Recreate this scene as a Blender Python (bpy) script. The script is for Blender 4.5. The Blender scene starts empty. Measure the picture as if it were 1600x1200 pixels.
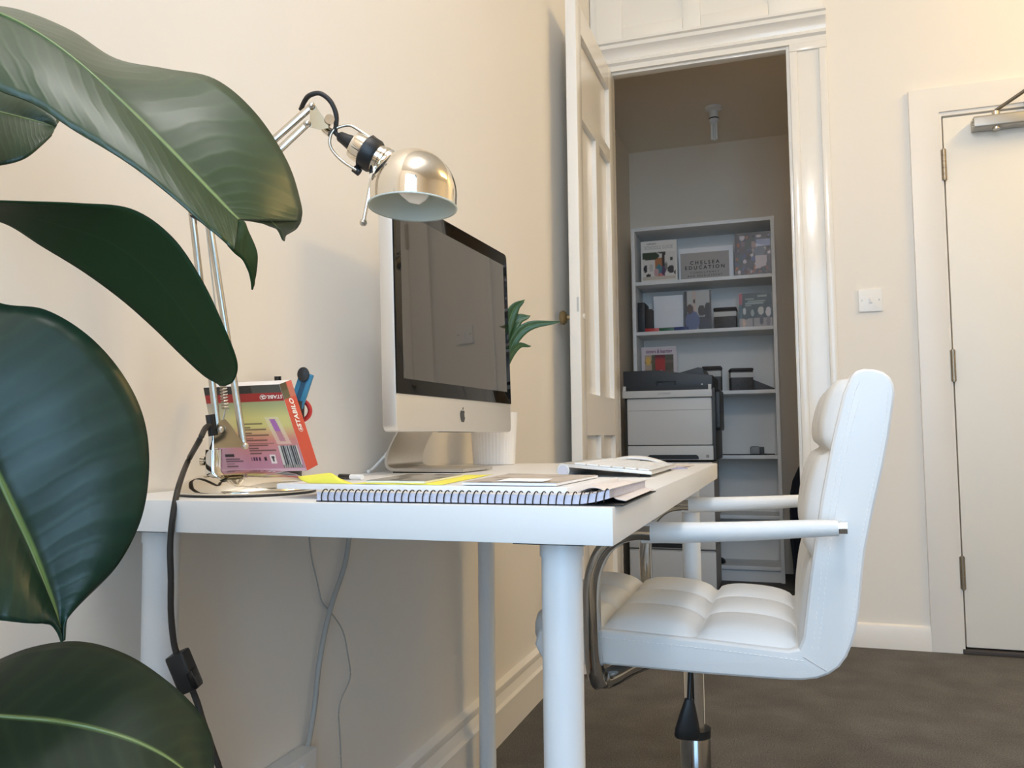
import bpy, bmesh, math, random
from mathutils import Vector, Matrix
random.seed(7)
PI = math.pi
SC = bpy.context.scene
COL = SC.collection

# ------------------------------------------------------------------ camera
V = Vector
CAM = V((0.74633, -0.72356, 0.79801))
R_ = V((0.94926725, 0.3142873, -0.01073169))
U_ = V((0.03067598, -0.05858174, 0.99781119))
F_ = V((-0.31297071, 0.94751869, 0.0652508))
FPX = 1281.4
cam = bpy.data.cameras.new('camera')
cam.sensor_width = 36.0
cam.lens = FPX / 1600 * 36.0
cam.clip_start = 0.02
camo = bpy.data.objects.new('camera', cam)
COL.objects.link(camo)
camo.matrix_world = Matrix(((R_.x, U_.x, -F_.x, CAM.x), (R_.y, U_.y, -F_.y, CAM.y),
                            (R_.z, U_.z, -F_.z, CAM.z), (0, 0, 0, 1)))
SC.camera = camo

# ------------------------------------------------------------------ world, lights, exposure
SC.view_settings.view_transform = 'Standard'
SC.view_settings.look = 'None'
SC.view_settings.gamma = 1.0
SC.view_settings.use_curve_mapping = False
SC.view_settings.exposure = -0.07
SC.cycles.use_denoising = True
SC.cycles.max_bounces = 10
SC.cycles.diffuse_bounces = 6
SC.cycles.transparent_max_bounces = 16
SC.cycles.sample_clamp_indirect = 6.0
w = bpy.data.worlds.new('overcast_sky')
SC.world = w
w.use_nodes = True
w.node_tree.nodes['Background'].inputs[0].default_value = (0.72, 0.84, 1.0, 1)
w.node_tree.nodes['Background'].inputs[1].default_value = 1.6

WINDOW_POWER = 70.0
WINDOW_COLOR = (0.35, 0.655, 1.0)
SPOT_POWER = 19.0
SPOT_COLOR = (0.96, 0.93, 0.94)
SPOT2_POWER = 17.0
SPOT2_COLOR = (1.0, 0.67, 0.24)


def area_light(name, loc, rot, sx, sy, power, color):
    l = bpy.data.lights.new(name, 'AREA')
    l.shape = 'RECTANGLE'; l.size = sx; l.size_y = sy; l.energy = power; l.color = color
    o = bpy.data.objects.new(name, l); COL.objects.link(o)
    o.location = loc; o.rotation_euler = rot
    return o


YB = 2.672            # back wall
YF = -1.85            # window wall behind the camera
XR = 4.30
HC = 3.02
WX0, WX1, WZ0, WZ1 = 0.50, 1.80, 0.26, 2.66
area_light('daylight', ((WX0 + WX1) / 2, YF - 0.22, (WZ0 + WZ1) / 2), (PI / 2, 0, 0), WX1 - WX0, WZ1 - WZ0, WINDOW_POWER, WINDOW_COLOR)


# ------------------------------------------------------------------ pixel helpers (1600 x 1200 photograph)
def ray(px, py):
    return R_ * ((px - 800) / FPX) - U_ * ((py - 600) / FPX) + F_


def at(d, px, py):
    return CAM + ray(px, py) * d


def on(ax, val, px, py):
    r = ray(px, py)
    return CAM + r * ((val - CAM[ax]) / r[ax])


# ------------------------------------------------------------------ materials
def s2l(c):
    return tuple(((v / 12.92) if v <= 0.04045 else ((v + 0.055) / 1.055) ** 2.4) for v in c)


def rgb(r, g, b):
    return s2l((r / 255, g / 255, b / 255))


MATS = {}


def mat(name, color, rough=0.5, metal=0.0, noise=0.0, nscale=40.0, bump=0.0, bscale=200.0, coat=0.0, spec=0.5, emit=None, estr=0.0, aniso=None):
    if name in MATS:
        return MATS[name]
    m = bpy.data.materials.new(name); m.use_nodes = True
    nt = m.node_tree; b = nt.nodes['Principled BSDF']
    b.inputs['Base Color'].default_value = (*color, 1)
    b.inputs['Roughness'].default_value = rough
    b.inputs['Metallic'].default_value = metal
    b.inputs['Specular IOR Level'].default_value = spec
    if coat:
        b.inputs['Coat Weight'].default_value = coat
        b.inputs['Coat Roughness'].default_value = 0.05
    if emit:
        b.inputs['Emission Color'].default_value = (*emit, 1)
        b.inputs['Emission Strength'].default_value = estr
    tc = nt.nodes.new('ShaderNodeTexCoord')
    if noise > 0:
        n = nt.nodes.new('ShaderNodeTexNoise'); n.inputs['Scale'].default_value = nscale
        n.inputs['Detail'].default_value = 5
        nt.links.new(tc.outputs['Object'], n.inputs['Vector'])
        mx = nt.nodes.new('ShaderNodeMix'); mx.data_type = 'RGBA'
        lo = tuple(max(0, v * (1 - noise)) for v in color); hi = tuple(min(1, v * (1 + noise)) for v in color)
        mx.inputs[6].default_value = (*lo, 1); mx.inputs[7].default_value = (*hi, 1)
        nt.links.new(n.outputs['Fac'], mx.inputs[0])
        nt.links.new(mx.outputs[2], b.inputs['Base Color'])
    if bump > 0:
        n2 = nt.nodes.new('ShaderNodeTexNoise'); n2.inputs['Scale'].default_value = bscale
        n2.inputs['Detail'].default_value = 4
        mp = nt.nodes.new('ShaderNodeMapping')
        nt.links.new(tc.outputs['Object'], mp.inputs['Vector'])
        if aniso:
            mp.inputs['Scale'].default_value = aniso
        nt.links.new(mp.outputs['Vector'], n2.inputs['Vector'])
        bp = nt.nodes.new('ShaderNodeBump'); bp.inputs['Strength'].default_value = bump
        bp.inputs['Distance'].default_value = 0.002
        nt.links.new(n2.outputs['Fac'], bp.inputs['Height'])
        nt.links.new(bp.outputs['Normal'], b.inputs['Normal'])
    MATS[name] = m
    return m


M_WALL = mat('wall_paint', (0.84, 0.80, 0.735), 0.62, noise=0.02, nscale=1.5, bump=0.06, bscale=60)
M_CEIL = mat('ceiling_paint', (0.86, 0.84, 0.80), 0.8)
M_CLOSET = mat('closet_paint', (0.90, 0.80, 0.66), 0.75, noise=0.02, nscale=2)
M_GLOSS = mat('gloss_woodwork', (0.86, 0.83, 0.77), 0.16, noise=0.02, nscale=3, bump=0.10, bscale=25, aniso=(6, 6, 0.6))
M_SKIRT = mat('skirting_paint', (0.85, 0.82, 0.77), 0.35, noise=0.02, nscale=4)
M_DOOR = mat('door_paint', (0.85, 0.82, 0.75), 0.4, noise=0.02, nscale=2)
M_DARK = mat('gap_shade', (0.03, 0.025, 0.02), 0.8)
M_DESK = mat('desk_white', (0.84, 0.83, 0.81), 0.36, noise=0.01, nscale=8)
M_LEG = mat('powder_white', (0.80, 0.82, 0.83), 0.38, bump=0.05, bscale=900)
M_CHROME = mat('chrome', (0.78, 0.77, 0.74), 0.06, 1.0)
M_NICKEL = mat('nickel', (0.78, 0.72, 0.62), 0.09, 1.0)
M_ARM = mat('brushed_nickel', (0.60, 0.54, 0.45), 0.26, 1.0, bump=0.02, bscale=900)
M_HINGE = mat('hinge_steel', (0.36, 0.31, 0.24), 0.35, 0.9)
M_PLATE = mat('polished_plate', (0.52, 0.45, 0.32), 0.16, 1.0)
M_FRAME = mat('chrome_dark_reflection', (0.46, 0.45, 0.43), 0.10, 1.0)  # chrome darkened in base colour to stand for its dark reflections
M_SATIN = mat('satin_steel', (0.62, 0.58, 0.52), 0.32, 1.0)
M_BLACK = mat('black_plastic', (0.012, 0.012, 0.012), 0.45)
M_BLACKG = mat('black_gloss', (0.01, 0.01, 0.01), 0.2)
M_ALU = mat('aluminium', (0.76, 0.75, 0.73), 0.48, 1.0, bump=0.02, bscale=800)
M_ALUS = mat('stand_aluminium', (0.60, 0.58, 0.55), 0.34, 1.0, noise=0.05, nscale=120)
M_BEZ = mat('screen_bezel', (0.002, 0.002, 0.002), 0.03, spec=0.24)
M_LCD = mat('screen_off', (0.048, 0.043, 0.037), 0.03, spec=0.62)
M_LEATHER = mat('white_leather', (0.80, 0.80, 0.785), 0.42, noise=0.012, nscale=15, bump=0.10, bscale=700)
M_STITCH = mat('stitch_thread', (0.93, 0.92, 0.90), 0.7)
M_WPLAS = mat('white_plastic', (0.83, 0.83, 0.82), 0.35)
M_PAPER = mat('paper', (0.86, 0.86, 0.87), 0.7, noise=0.02, nscale=60)
M_PAPERB = mat('page_edges', (0.60, 0.60, 0.70), 0.75, noise=0.22, nscale=260)
M_YELLOW = mat('yellow_paper', (0.86, 0.80, 0.10), 0.55, noise=0.03, nscale=20)
M_CARD = mat('notebook_card', (0.70, 0.66, 0.63), 0.55, noise=0.08, nscale=15)
M_SHADEIN = mat('shade_inside', (0.62, 0.66, 0.60), 0.55)
M_BULB = mat('bulb_glass', (0.90, 0.88, 0.84), 0.25)
M_PRW = mat('printer_white', (0.70, 0.70, 0.68), 0.45)
M_PRD = mat('printer_dark', (0.030, 0.036, 0.042), 0.45)
M_PRS = mat('printer_side', (0.05, 0.05, 0.047), 0.5)
M_SHELF = mat('bookcase_white', (0.80, 0.79, 0.765), 0.45)
M_POT = mat('ribbed_pot_white', (0.86, 0.85, 0.84), 0.3)
M_SOIL = mat('soil', (0.03, 0.02, 0.014), 0.95, noise=0.4, nscale=60)
M_RED = mat('red_plastic', (0.55, 0.03, 0.03), 0.3)
M_REDP = mat('red_print', (0.56, 0.045, 0.04), 0.35)
M_BLUE = mat('blue_plastic', (0.03, 0.20, 0.36), 0.25)
M_NAVY = mat('navy_fabric', (0.012, 0.016, 0.03), 0.85, noise=0.5, nscale=30)
M_SHADEDC = mat('shaded_white_cable', (0.42, 0.42, 0.40), 0.5)  # white cable greyed: the shade under the desk is in its base colour
M_TERRA = mat('clay_pot', (0.35, 0.16, 0.09), 0.8, noise=0.1, nscale=20)
M_STEM = mat('plant_stem', (0.10, 0.085, 0.045), 0.7, noise=0.3, nscale=60)
M_TEXTD = mat('dark_print', (0.05, 0.045, 0.04), 0.6)
M_TEXTW = mat('white_print', (0.88, 0.84, 0.80), 0.5)
M_TEXTG = mat('grey_print', (0.36, 0.34, 0.33), 0.6)
M_TEXTP = mat('purple_print', (0.26, 0.09, 0.20), 0.6)
M_SIGN = mat('sign_grey', (0.42, 0.39, 0.36), 0.6)
M_BROWN = mat('brown_leatherette', (0.035, 0.024, 0.02), 0.6)
M_BRASS = mat('aged_brass', (0.40, 0.33, 0.20), 0.35, 1.0)
M_GREEN = mat('green_plastic', (0.02, 0.12, 0.05), 0.4)
M_BLUEP = mat('blue_card', (0.02, 0.04, 0.16), 0.45)
M_FLEX = mat('textile_flex', (0.020, 0.017, 0.014), 0.55)


def print_mat():
    if 'flat_print' in MATS:
        return MATS['flat_print']
    m = bpy.data.materials.new('flat_print'); m.use_nodes = True
    nt = m.node_tree; b = nt.nodes['Principled BSDF']
    a = nt.nodes.new('ShaderNodeVertexColor'); a.layer_name = 'Col'
    nt.links.new(a.outputs['Color'], b.inputs['Base Color'])
    b.inputs['Roughness'].default_value = 0.32
    MATS['flat_print'] = m
    return m


def carpet_mat():
    m = bpy.data.materials.new('grey_carpet'); m.use_nodes = True
    nt = m.node_tree; b = nt.nodes['Principled BSDF']
    b.inputs['Roughness'].default_value = 0.95
    b.inputs['Specular IOR Level'].default_value = 0.1
    tc = nt.nodes.new('ShaderNodeTexCoord')
    n1 = nt.nodes.new('ShaderNodeTexNoise'); n1.inputs['Scale'].default_value = 260; n1.inputs['Detail'].default_value = 6
    n2 = nt.nodes.new('ShaderNodeTexNoise'); n2.inputs['Scale'].default_value = 7; n2.inputs['Detail'].default_value = 4
    nt.links.new(tc.outputs['Object'], n1.inputs['Vector']); nt.links.new(tc.outputs['Object'], n2.inputs['Vector'])
    r1 = nt.nodes.new('ShaderNodeValToRGB')
    r1.color_ramp.elements[0].position = 0.30; r1.color_ramp.elements[0].color = (0.090, 0.087, 0.084, 1)
    r1.color_ramp.elements[1].position = 0.72; r1.color_ramp.elements[1].color = (0.222, 0.216, 0.208, 1)
    nt.links.new(n1.outputs['Fac'], r1.inputs['Fac'])
    mx = nt.nodes.new('ShaderNodeMix'); mx.data_type = 'RGBA'; mx.blend_type = 'MULTIPLY'
    r2 = nt.nodes.new('ShaderNodeValToRGB')
    r2.color_ramp.elements[0].position = 0.35; r2.color_ramp.elements[0].color = (0.74, 0.74, 0.74, 1)
    r2.color_ramp.elements[1].position = 0.70; r2.color_ramp.elements[1].color = (1, 1, 1, 1)
    nt.links.new(n2.outputs['Fac'], r2.inputs['Fac'])
    mx.inputs[0].default_value = 1.0
    nt.links.new(r1.outputs['Color'], mx.inputs[6]); nt.links.new(r2.outputs['Color'], mx.inputs[7])
    nt.links.new(mx.outputs[2], b.inputs['Base Color'])
    bp = nt.nodes.new('ShaderNodeBump'); bp.inputs['Strength'].default_value = 0.6; bp.inputs['Distance'].default_value = 0.004
    nt.links.new(n1.outputs['Fac'], bp.inputs['Height']); nt.links.new(bp.outputs['Normal'], b.inputs['Normal'])
    return m


def leaf_mat(name, dark, light, rib, rough=0.32, veins=26.0, vein_amt=0.35, ribw=0.035, bumpk=0.16):
    m = bpy.data.materials.new(name); m.use_nodes = True
    nt = m.node_tree; b = nt.nodes['Principled BSDF']; N = nt.nodes; L = nt.links
    uv = N.new('ShaderNodeUVMap'); uv.uv_map = 'UVMap'
    sp = N.new('ShaderNodeSeparateXYZ'); L.new(uv.outputs['UV'], sp.inputs[0])

    def mth(op, a, bb=None):
        n = N.new('ShaderNodeMath'); n.operation = op
        for i, vv in enumerate((a, bb)):
            if vv is None:
                continue
            if isinstance(vv, (int, float)):
                n.inputs[i].default_value = vv
            else:
                L.new(vv, n.inputs[i])
        return n.outputs[0]
    ua = mth('ABSOLUTE', mth('SUBTRACT', sp.outputs['X'], 0.5))       # 0 at the midrib, .5 at the edge
    nz = N.new('ShaderNodeTexNoise'); nz.inputs['Scale'].default_value = 5; L.new(uv.outputs['UV'], nz.inputs['Vector'])
    ph = mth('ADD', mth('SUBTRACT', sp.outputs['Y'], mth('MULTIPLY', ua, 0.30)), mth('MULTIPLY', nz.outputs['Fac'], 0.05))
    s = mth('SINE', mth('MULTIPLY', ph, veins * 2 * PI))
    s = mth('MULTIPLY', mth('ADD', s, 1.0), 0.5)
    s = mth('POWER', s, 3.0)
    nz2 = N.new('ShaderNodeTexNoise'); nz2.inputs['Scale'].default_value = 3; nz2.inputs['Detail'].default_value = 5
    L.new(uv.outputs['UV'], nz2.inputs['Vector'])
    mx = N.new('ShaderNodeMix'); mx.data_type = 'RGBA'
    mx.inputs[6].default_value = (*dark, 1); mx.inputs[7].default_value = (*light, 1)
    L.new(mth('ADD', mth('MULTIPLY', s, vein_amt), mth('MULTIPLY', nz2.outputs['Fac'], 0.5)), mx.inputs[0])
    mr = N.new('ShaderNodeMapRange'); mr.inputs['From Min'].default_value = ribw * 0.45; mr.inputs['From Max'].default_value = ribw
    mr.inputs['To Min'].default_value = 1; mr.inputs['To Max'].default_value = 0
    L.new(ua, mr.inputs['Value'])
    m2 = N.new('ShaderNodeMix'); m2.data_type = 'RGBA'
    L.new(mr.outputs['Result'], m2.inputs[0]); L.new(mx.outputs[2], m2.inputs[6]); m2.inputs[7].default_value = (*rib, 1)
    L.new(m2.outputs[2], b.inputs['Base Color'])
    b.inputs['Roughness'].default_value = rough
    b.inputs['Specular IOR Level'].default_value = 0.5
    bp = N.new('ShaderNodeBump'); bp.inputs['Strength'].default_value = bumpk; bp.inputs['Distance'].default_value = 0.001
    L.new(s, bp.inputs['Height']); L.new(bp.outputs['Normal'], b.inputs['Normal'])
    return m


def glass_mat():
    m = bpy.data.materials.new('window_glass'); m.use_nodes = True
    nt = m.node_tree; nt.nodes.remove(nt.nodes['Principled BSDF'])
    out = nt.nodes['Material Output']
    t = nt.nodes.new('ShaderNodeBsdfTransparent'); g = nt.nodes.new('ShaderNodeBsdfGlossy'); g.inputs['Roughness'].default_value = 0.02
    f = nt.nodes.new('ShaderNodeFresnel'); mx = nt.nodes.new('ShaderNodeMixShader')
    nt.links.new(f.outputs[0], mx.inputs[0]); nt.links.new(t.outputs[0], mx.inputs[1]); nt.links.new(g.outputs[0], mx.inputs[2])
    nt.links.new(mx.outputs[0], out.inputs['Surface'])
    return m


# ------------------------------------------------------------------ object helpers
def link(name, me, m=None, parent=None, smooth=None):
    o = bpy.data.objects.new(name, me); COL.objects.link(o)
    if m is not None:
        me.materials.append(m)
    if parent is not None:
        o.parent = parent
        o.matrix_parent_inverse = Matrix.Translation(-V(parent.get('_base', (0, 0, 0))))
    if smooth is not None and len(me.polygons):
        if smooth == 'all':
            me.polygons.foreach_set('use_smooth', [True] * len(me.polygons))
        else:
            me.shade_smooth() if hasattr(me, 'shade_smooth') else None
            me.set_sharp_from_angle(angle=math.radians(smooth))
    return o


def fin(name, bm, m=None, parent=None, smooth=35):
    bmesh.ops.recalc_face_normals(bm, faces=bm.faces)
    me = bpy.data.meshes.new(name); bm.to_mesh(me); bm.free()
    if smooth is not None and smooth != 'all':
        me.polygons.foreach_set('use_smooth', [True] * len(me.polygons))
        me.set_sharp_from_angle(angle=math.radians(smooth))
        smooth = None
    return link(name, me, m, parent, smooth)


def thing(name, label, cat, base, group=None):
    o = bpy.data.objects.new(name, None); COL.objects.link(o)
    o.empty_display_size = 0.05
    o.location = base; o['_base'] = list(base); o['label'] = label; o['category'] = cat
    if group:
        o['group'] = group
    return o


def tag(o, label, cat, group=None):
    o['label'] = label; o['category'] = cat
    if group:
        o['group'] = group
    return o


def struct(o):
    o['kind'] = 'structure'
    return o


def add_box(bm, x0, x1, y0, y1, z0, z1, M=None, bev=0.0, seg=2):
    t = bmesh.new()
    vs = [t.verts.new((x, y, z)) for x in (x0, x1) for y in (y0, y1) for z in (z0, z1)]
    for f in ((0, 1, 3, 2), (4, 6, 7, 5), (0, 4, 5, 1), (2, 3, 7, 6), (0, 2, 6, 4), (1, 5, 7, 3)):
        t.faces.new([vs[i] for i in f])
    if bev > 0:
        bmesh.ops.bevel(t, geom=t.edges[:], offset=bev, segments=seg, profile=0.6, affect='EDGES')
    bmesh.ops.recalc_face_normals(t, faces=t.faces)
    if M is not None:
        bmesh.ops.transform(t, matrix=M, verts=t.verts)
    merge(bm, t)


def merge(bm, t):
    mp = {}
    for v in t.verts:
        mp[v] = bm.verts.new(v.co)
    for f in t.faces:
        try:
            bm.faces.new([mp[v] for v in f.verts])
        except ValueError:
            pass
    t.free()


def box(name, x0, x1, y0, y1, z0, z1, m, parent=None, bev=0.0, M=None, seg=2):
    bm = bmesh.new(); add_box(bm, x0, x1, y0, y1, z0, z1, M, bev, seg)
    return fin(name, bm, m, parent)


def frame_from(origin, zdir, xhint=V((1, 0, 0))):
    z = V(zdir).normalized(); x = V(xhint) - z * z.dot(V(xhint))
    if x.length < 1e-4:
        x = V((0, 1, 0)) - z * z.y
    x.normalize(); y = z.cross(x)
    return Matrix(((x.x, y.x, z.x, origin[0]), (x.y, y.y, z.y, origin[1]), (x.z, y.z, z.z, origin[2]), (0, 0, 0, 1)))


def add_lathe(bm, prof, M=None, n=32, caps=(True, True), ribs=None):
    t = bmesh.new(); rings = []
    for (r, z) in prof:
        ring = []
        for i in range(n):
            a = 2 * PI * i / n
            rr = r * (1 + (ribs[1] * math.cos(ribs[0] * a) if ribs else 0))
            ring.append(t.verts.new((rr * math.cos(a), rr * math.sin(a), z)))
        rings.append(ring)
    for a, b in zip(rings, rings[1:]):
        for i in range(n):
            j = (i + 1) % n
            t.faces.new((a[i], a[j], b[j], b[i]))
    if caps[0]:
        t.faces.new(rings[0][::-1])
    if caps[1]:
        t.faces.new(rings[-1])
    if M is not None:
        bmesh.ops.transform(t, matrix=M, verts=t.verts)
    merge(bm, t)


def lathe(name, prof, m, parent=None, M=None, n=32, caps=(True, True), ribs=None, smooth=35):
    bm = bmesh.new(); add_lathe(bm, prof, M, n, caps, ribs)
    return fin(name, bm, m, parent, smooth)


def add_cyl(bm, a, b, r0, r1=None, n=20, M=None):
    a = V(a); b = V(b); r1 = r0 if r1 is None else r1
    add_lathe(bm, [(r0, 0), (r1, (b - a).length)], frame_from(a, b - a), n)


def cyl(name, a, b, r0, m, parent=None, r1=None, n=20):
    bm = bmesh.new(); add_cyl(bm, a, b, r0, r1, n)
    return fin(name, bm, m, parent)


def catmull(pts, k=8):
    P = [V(p) for p in pts]
    P = [P[0] * 2 - P[1]] + P + [P[-1] * 2 - P[-2]]
    out = []
    for i in range(1, len(P) - 2):
        p0, p1, p2, p3 = P[i - 1:i + 3]
        for j in range(k):
            t = j / k
            out.append(0.5 * ((2 * p1) + (p2 - p0) * t + (2 * p0 - 5 * p1 + 4 * p2 - p3) * t * t + (3 * p1 - p0 - 3 * p2 + p3) * t ** 3))
    out.append(P[-2])
    return out


def add_sweep(bm, pts, a, b=None, ref=V((0, 0, 1)), n=10, k=8, smooth=True, power=2.0, taper=None):
    """a along the side axis (perp. to ref), b along ref; superellipse section."""
    b = a if b is None else b
    P = catmull(pts, k) if smooth else [V(p) for p in pts]
    rings = []
    for i, p in enumerate(P):
        t = (P[min(i + 1, len(P) - 1)] - P[max(i - 1, 0)]).normalized()
        s = t.cross(ref)
        if s.length < 1e-3:
            s = t.cross(V((1, 0, 0.01)))
        s.normalize(); nn = s.cross(t).normalized()
        f = 1.0
        if taper:
            f = taper(i / (len(P) - 1))
        ring = []
        for j in range(n):
            th = 2 * PI * j / n
            c, sn = math.cos(th), math.sin(th)
            e = 2 / power
            ring.append(bm.verts.new(p + s * (a * f * math.copysign(abs(c) ** e, c)) + nn * (b * f * math.copysign(abs(sn) ** e, sn))))
        rings.append(ring)
    for r0, r1 in zip(rings, rings[1:]):
        for j in range(n):
            bm.faces.new((r0[j], r0[(j + 1) % n], r1[(j + 1) % n], r1[j]))
    bm.faces.new(rings[0][::-1]); bm.faces.new(rings[-1])


def sweep(name, pts, a, m, parent=None, **kw):
    bm = bmesh.new(); add_sweep(bm, pts, a, **kw)
    return fin(name, bm, m, parent, 50)


def add_prism(bm, poly, d0, d1, M=None, bev=0.0, seg=2):
    """poly in local XY, extruded along local Z from d0 to d1."""
    t = bmesh.new()
    lo = [t.verts.new((x, y, d0)) for x, y in poly]; hi = [t.verts.new((x, y, d1)) for x, y in poly]
    n = len(poly)
    fl = t.faces.new(lo[::-1]); fh = t.faces.new(hi)
    for i in range(n):
        t.faces.new((lo[i], lo[(i + 1) % n], hi[(i + 1) % n], hi[i]))
    bmesh.ops.recalc_face_normals(t, faces=t.faces)
    if bev > 0:
        ed = list(set(fl.edges[:] + fh.edges[:]))
        bmesh.ops.bevel(t, geom=ed, offset=bev, segments=seg, profile=0.6, affect='EDGES')
    if M is not None:
        bmesh.ops.transform(t, matrix=M, verts=t.verts)
    merge(bm, t)


def prism(name, poly, d0, d1, m, parent=None, M=None, bev=0.0, seg=2):
    bm = bmesh.new(); add_prism(bm, poly, d0, d1, M, bev, seg)
    return fin(name, bm, m, parent)


def rrect(x0, x1, y0, y1, r, n=6):
    if not isinstance(r, (tuple, list)):
        r = (r,) * 4
    out = []
    for (cx, cy, a0, rr) in ((x1 - r[0], y1 - r[0], 0, r[0]), (x0 + r[1], y1 - r[1], PI / 2, r[1]), (x0 + r[2], y0 + r[2], PI, r[2]), (x1 - r[3], y0 + r[3], 1.5 * PI, r[3])):
        if rr <= 1e-6:
            out.append((cx, cy)); continue
        for i in range(n + 1):
            a = a0 + PI / 2 * i / n
            out.append((cx + rr * math.cos(a), cy + rr * math.sin(a)))
    return out


def text(body, size, M, m, parent, name='lettering', align='CENTER', spacing=1.0, ext=0.0002, sx=1.0, bold=0.0):
    cu = bpy.data.curves.new(name, 'FONT'); cu.body = body; cu.size = size; cu.align_x = align; cu.align_y = 'CENTER'
    cu.space_character = spacing; cu.extrude = ext; cu.offset = bold; cu.resolution_u = 3
    o = bpy.data.objects.new('text_source', cu); COL.objects.link(o)
    dg = bpy.context.evaluated_depsgraph_get()
    me = bpy.data.meshes.new_from_object(o.evaluated_get(dg))
    bpy.data.objects.remove(o); bpy.data.curves.remove(cu)
    me.name = name
    me.transform(M @ Matrix.Scale(sx, 4, V((1, 0, 0))))
    me.materials.clear()
    return link(name, me, m, parent)


def print_panel(name, P00, P10, P01, P11, fn, nu, nv, parent, lift=V((0, 0, 0))):
    """a printed sheet: bilinear quad (u along 00->10, v along 00->01) with colours from fn(u,v) in sRGB 0..255"""
    me = bpy.data.meshes.new(name)
    vs, cs, fs = [], [], []
    for j in range(nv + 1):
        for i in range(nu + 1):
            u, v = i / nu, j / nv
            p = (P00 * (1 - u) + P10 * u) * (1 - v) + (P01 * (1 - u) + P11 * u) * v + lift
            vs.append(p); cs.append(rgb(*fn(u, v)))
    for j in range(nv):
        for i in range(nu):
            a = j * (nu + 1) + i
            fs.append((a, a + 1, a + nu + 2, a + nu + 1))
    me.from_pydata(vs, [], fs)
    at_ = me.color_attributes.new('Col', 'FLOAT_COLOR', 'POINT')
    for i, c in enumerate(cs):
        at_.data[i].color = (*c, 1)
    return link(name, me, print_mat(), parent)


# ================================================================== SETTING
struct(box('floor', -0.6, XR + 0.2, YF - 0.2, 4.7, -0.10, 0.0, carpet_mat()))
struct(box('ceiling', -0.2, XR + 0.2, YF - 0.2, YB + 0.13, HC, HC + 0.1, M_CEIL))
struct(box('wall_left', -0.15, 0.0, YF - 0.15, YB + 0.13, 0, HC, M_WALL))
struct(box('wall_right', XR, XR + 0.15, YF - 0.15, YB + 0.13, 0, HC, M_WALL))

# back wall with two openings: closet x .085-.811, entrance x 1.347-2.19
OX0, OX1, OZ = 0.085, 0.812, 2.354
DX0, DX1, DZ = 1.330, 2.205, 2.012
bm = bmesh.new()
add_box(bm, 0.0, OX0, YB, YB + 0.035, 0, HC)
add_box(bm, OX0, OX1, YB, YB + 0.035, OZ, HC)
add_box(bm, OX1, DX0, YB, YB + 0.035, 0, HC)
add_box(bm, DX0, DX1, YB, YB + 0.13, DZ, HC)
add_box(bm, DX1, XR, YB, YB + 0.13, 0, HC)
struct(fin('wall_back', bm, M_WALL))

# front wall with the tall sash window that lights the room
bm = bmesh.new()
add_box(bm, 0, WX0, YF - 0.15, YF, 0, HC)
add_box(bm, WX1, XR, YF - 0.15, YF, 0, HC)
for a, b in ((WX0, WX1),):
    add_box(bm, a, b, YF - 0.15, YF, 0, WZ0)
    add_box(bm, a, b, YF - 0.15, YF, WZ1, HC)
struct(fin('wall_front', bm, M_WALL))
M_GLASS = glass_mat()
for k, (a, b) in enumerate(((WX0, WX1),)):
    bm = bmesh.new()
    for (x0, x1) in ((a, a + 0.06), (b - 0.06, b), ((a + b) / 2 - 0.05, (a + b) / 2 + 0.05)):
        add_box(bm, x0, x1, YF - 0.11, YF - 0.05, WZ0, WZ1, bev=0.004)
    zm = WZ0 + (WZ1 - WZ0) * 0.66
    for (z0, z1) in ((WZ0, WZ0 + 0.08), (WZ1 - 0.07, WZ1), (zm - 0.03, zm + 0.03), (WZ0 + 0.33, WZ0 + 0.355)):
        add_box(bm, a, b, YF - 0.105, YF - 0.055, z0, z1, bev=0.004)
    wn = struct(fin('window_%d' % (k + 1), bm, M_GLOSS))
    for (x0, x1) in ((a + 0.055, (a + b) / 2 - 0.045), ((a + b) / 2 + 0.045, b - 0.055)):
        for (z0, z1) in ((WZ0 + 0.075, zm - 0.025), (zm + 0.025, WZ1 - 0.065)):
            box('pane', x0, x1, YF - 0.082, YF - 0.078, z0, z1, M_GLASS, wn)
    box('window_sill', a - 0.05, b + 0.05, YF - 0.01, YF + 0.12, WZ0 - 0.035, WZ0, M_GLOSS, wn, bev=0.006)

# baseboards
prof = [(0, 0), (0.020, 0), (0.020, 0.082), (0.026, 0.088), (0.026, 0.094), (0.018, 0.100), (0.012, 0.122), (0.017, 0.134), (0.016, 0.142), (0.0, 0.150)]
Mx = Matrix(((1, 0, 0, 0.0), (0, 0, 1, 0), (0, 1, 0, 0), (0, 0, 0, 1)))
struct(prism('baseboard_left', prof, YF, YB - 0.02, M_SKIRT, M=Mx))
prof2 = [(0, 0), (0.016, 0), (0.016, 0.072), (0.012, 0.084), (0.0, 0.090)]
Mb = Matrix(((0, 0, 1, 0), (-1, 0, 0, YB), (0, 1, 0, 0), (0, 0, 0, 1)))
bm = bmesh.new()
add_prism(bm, prof2, 0.960, 1.240, Mb); add_prism(bm, prof2, 2.31, XR, Mb)
struct(fin('baseboard_back', bm, M_SKIRT))

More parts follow.
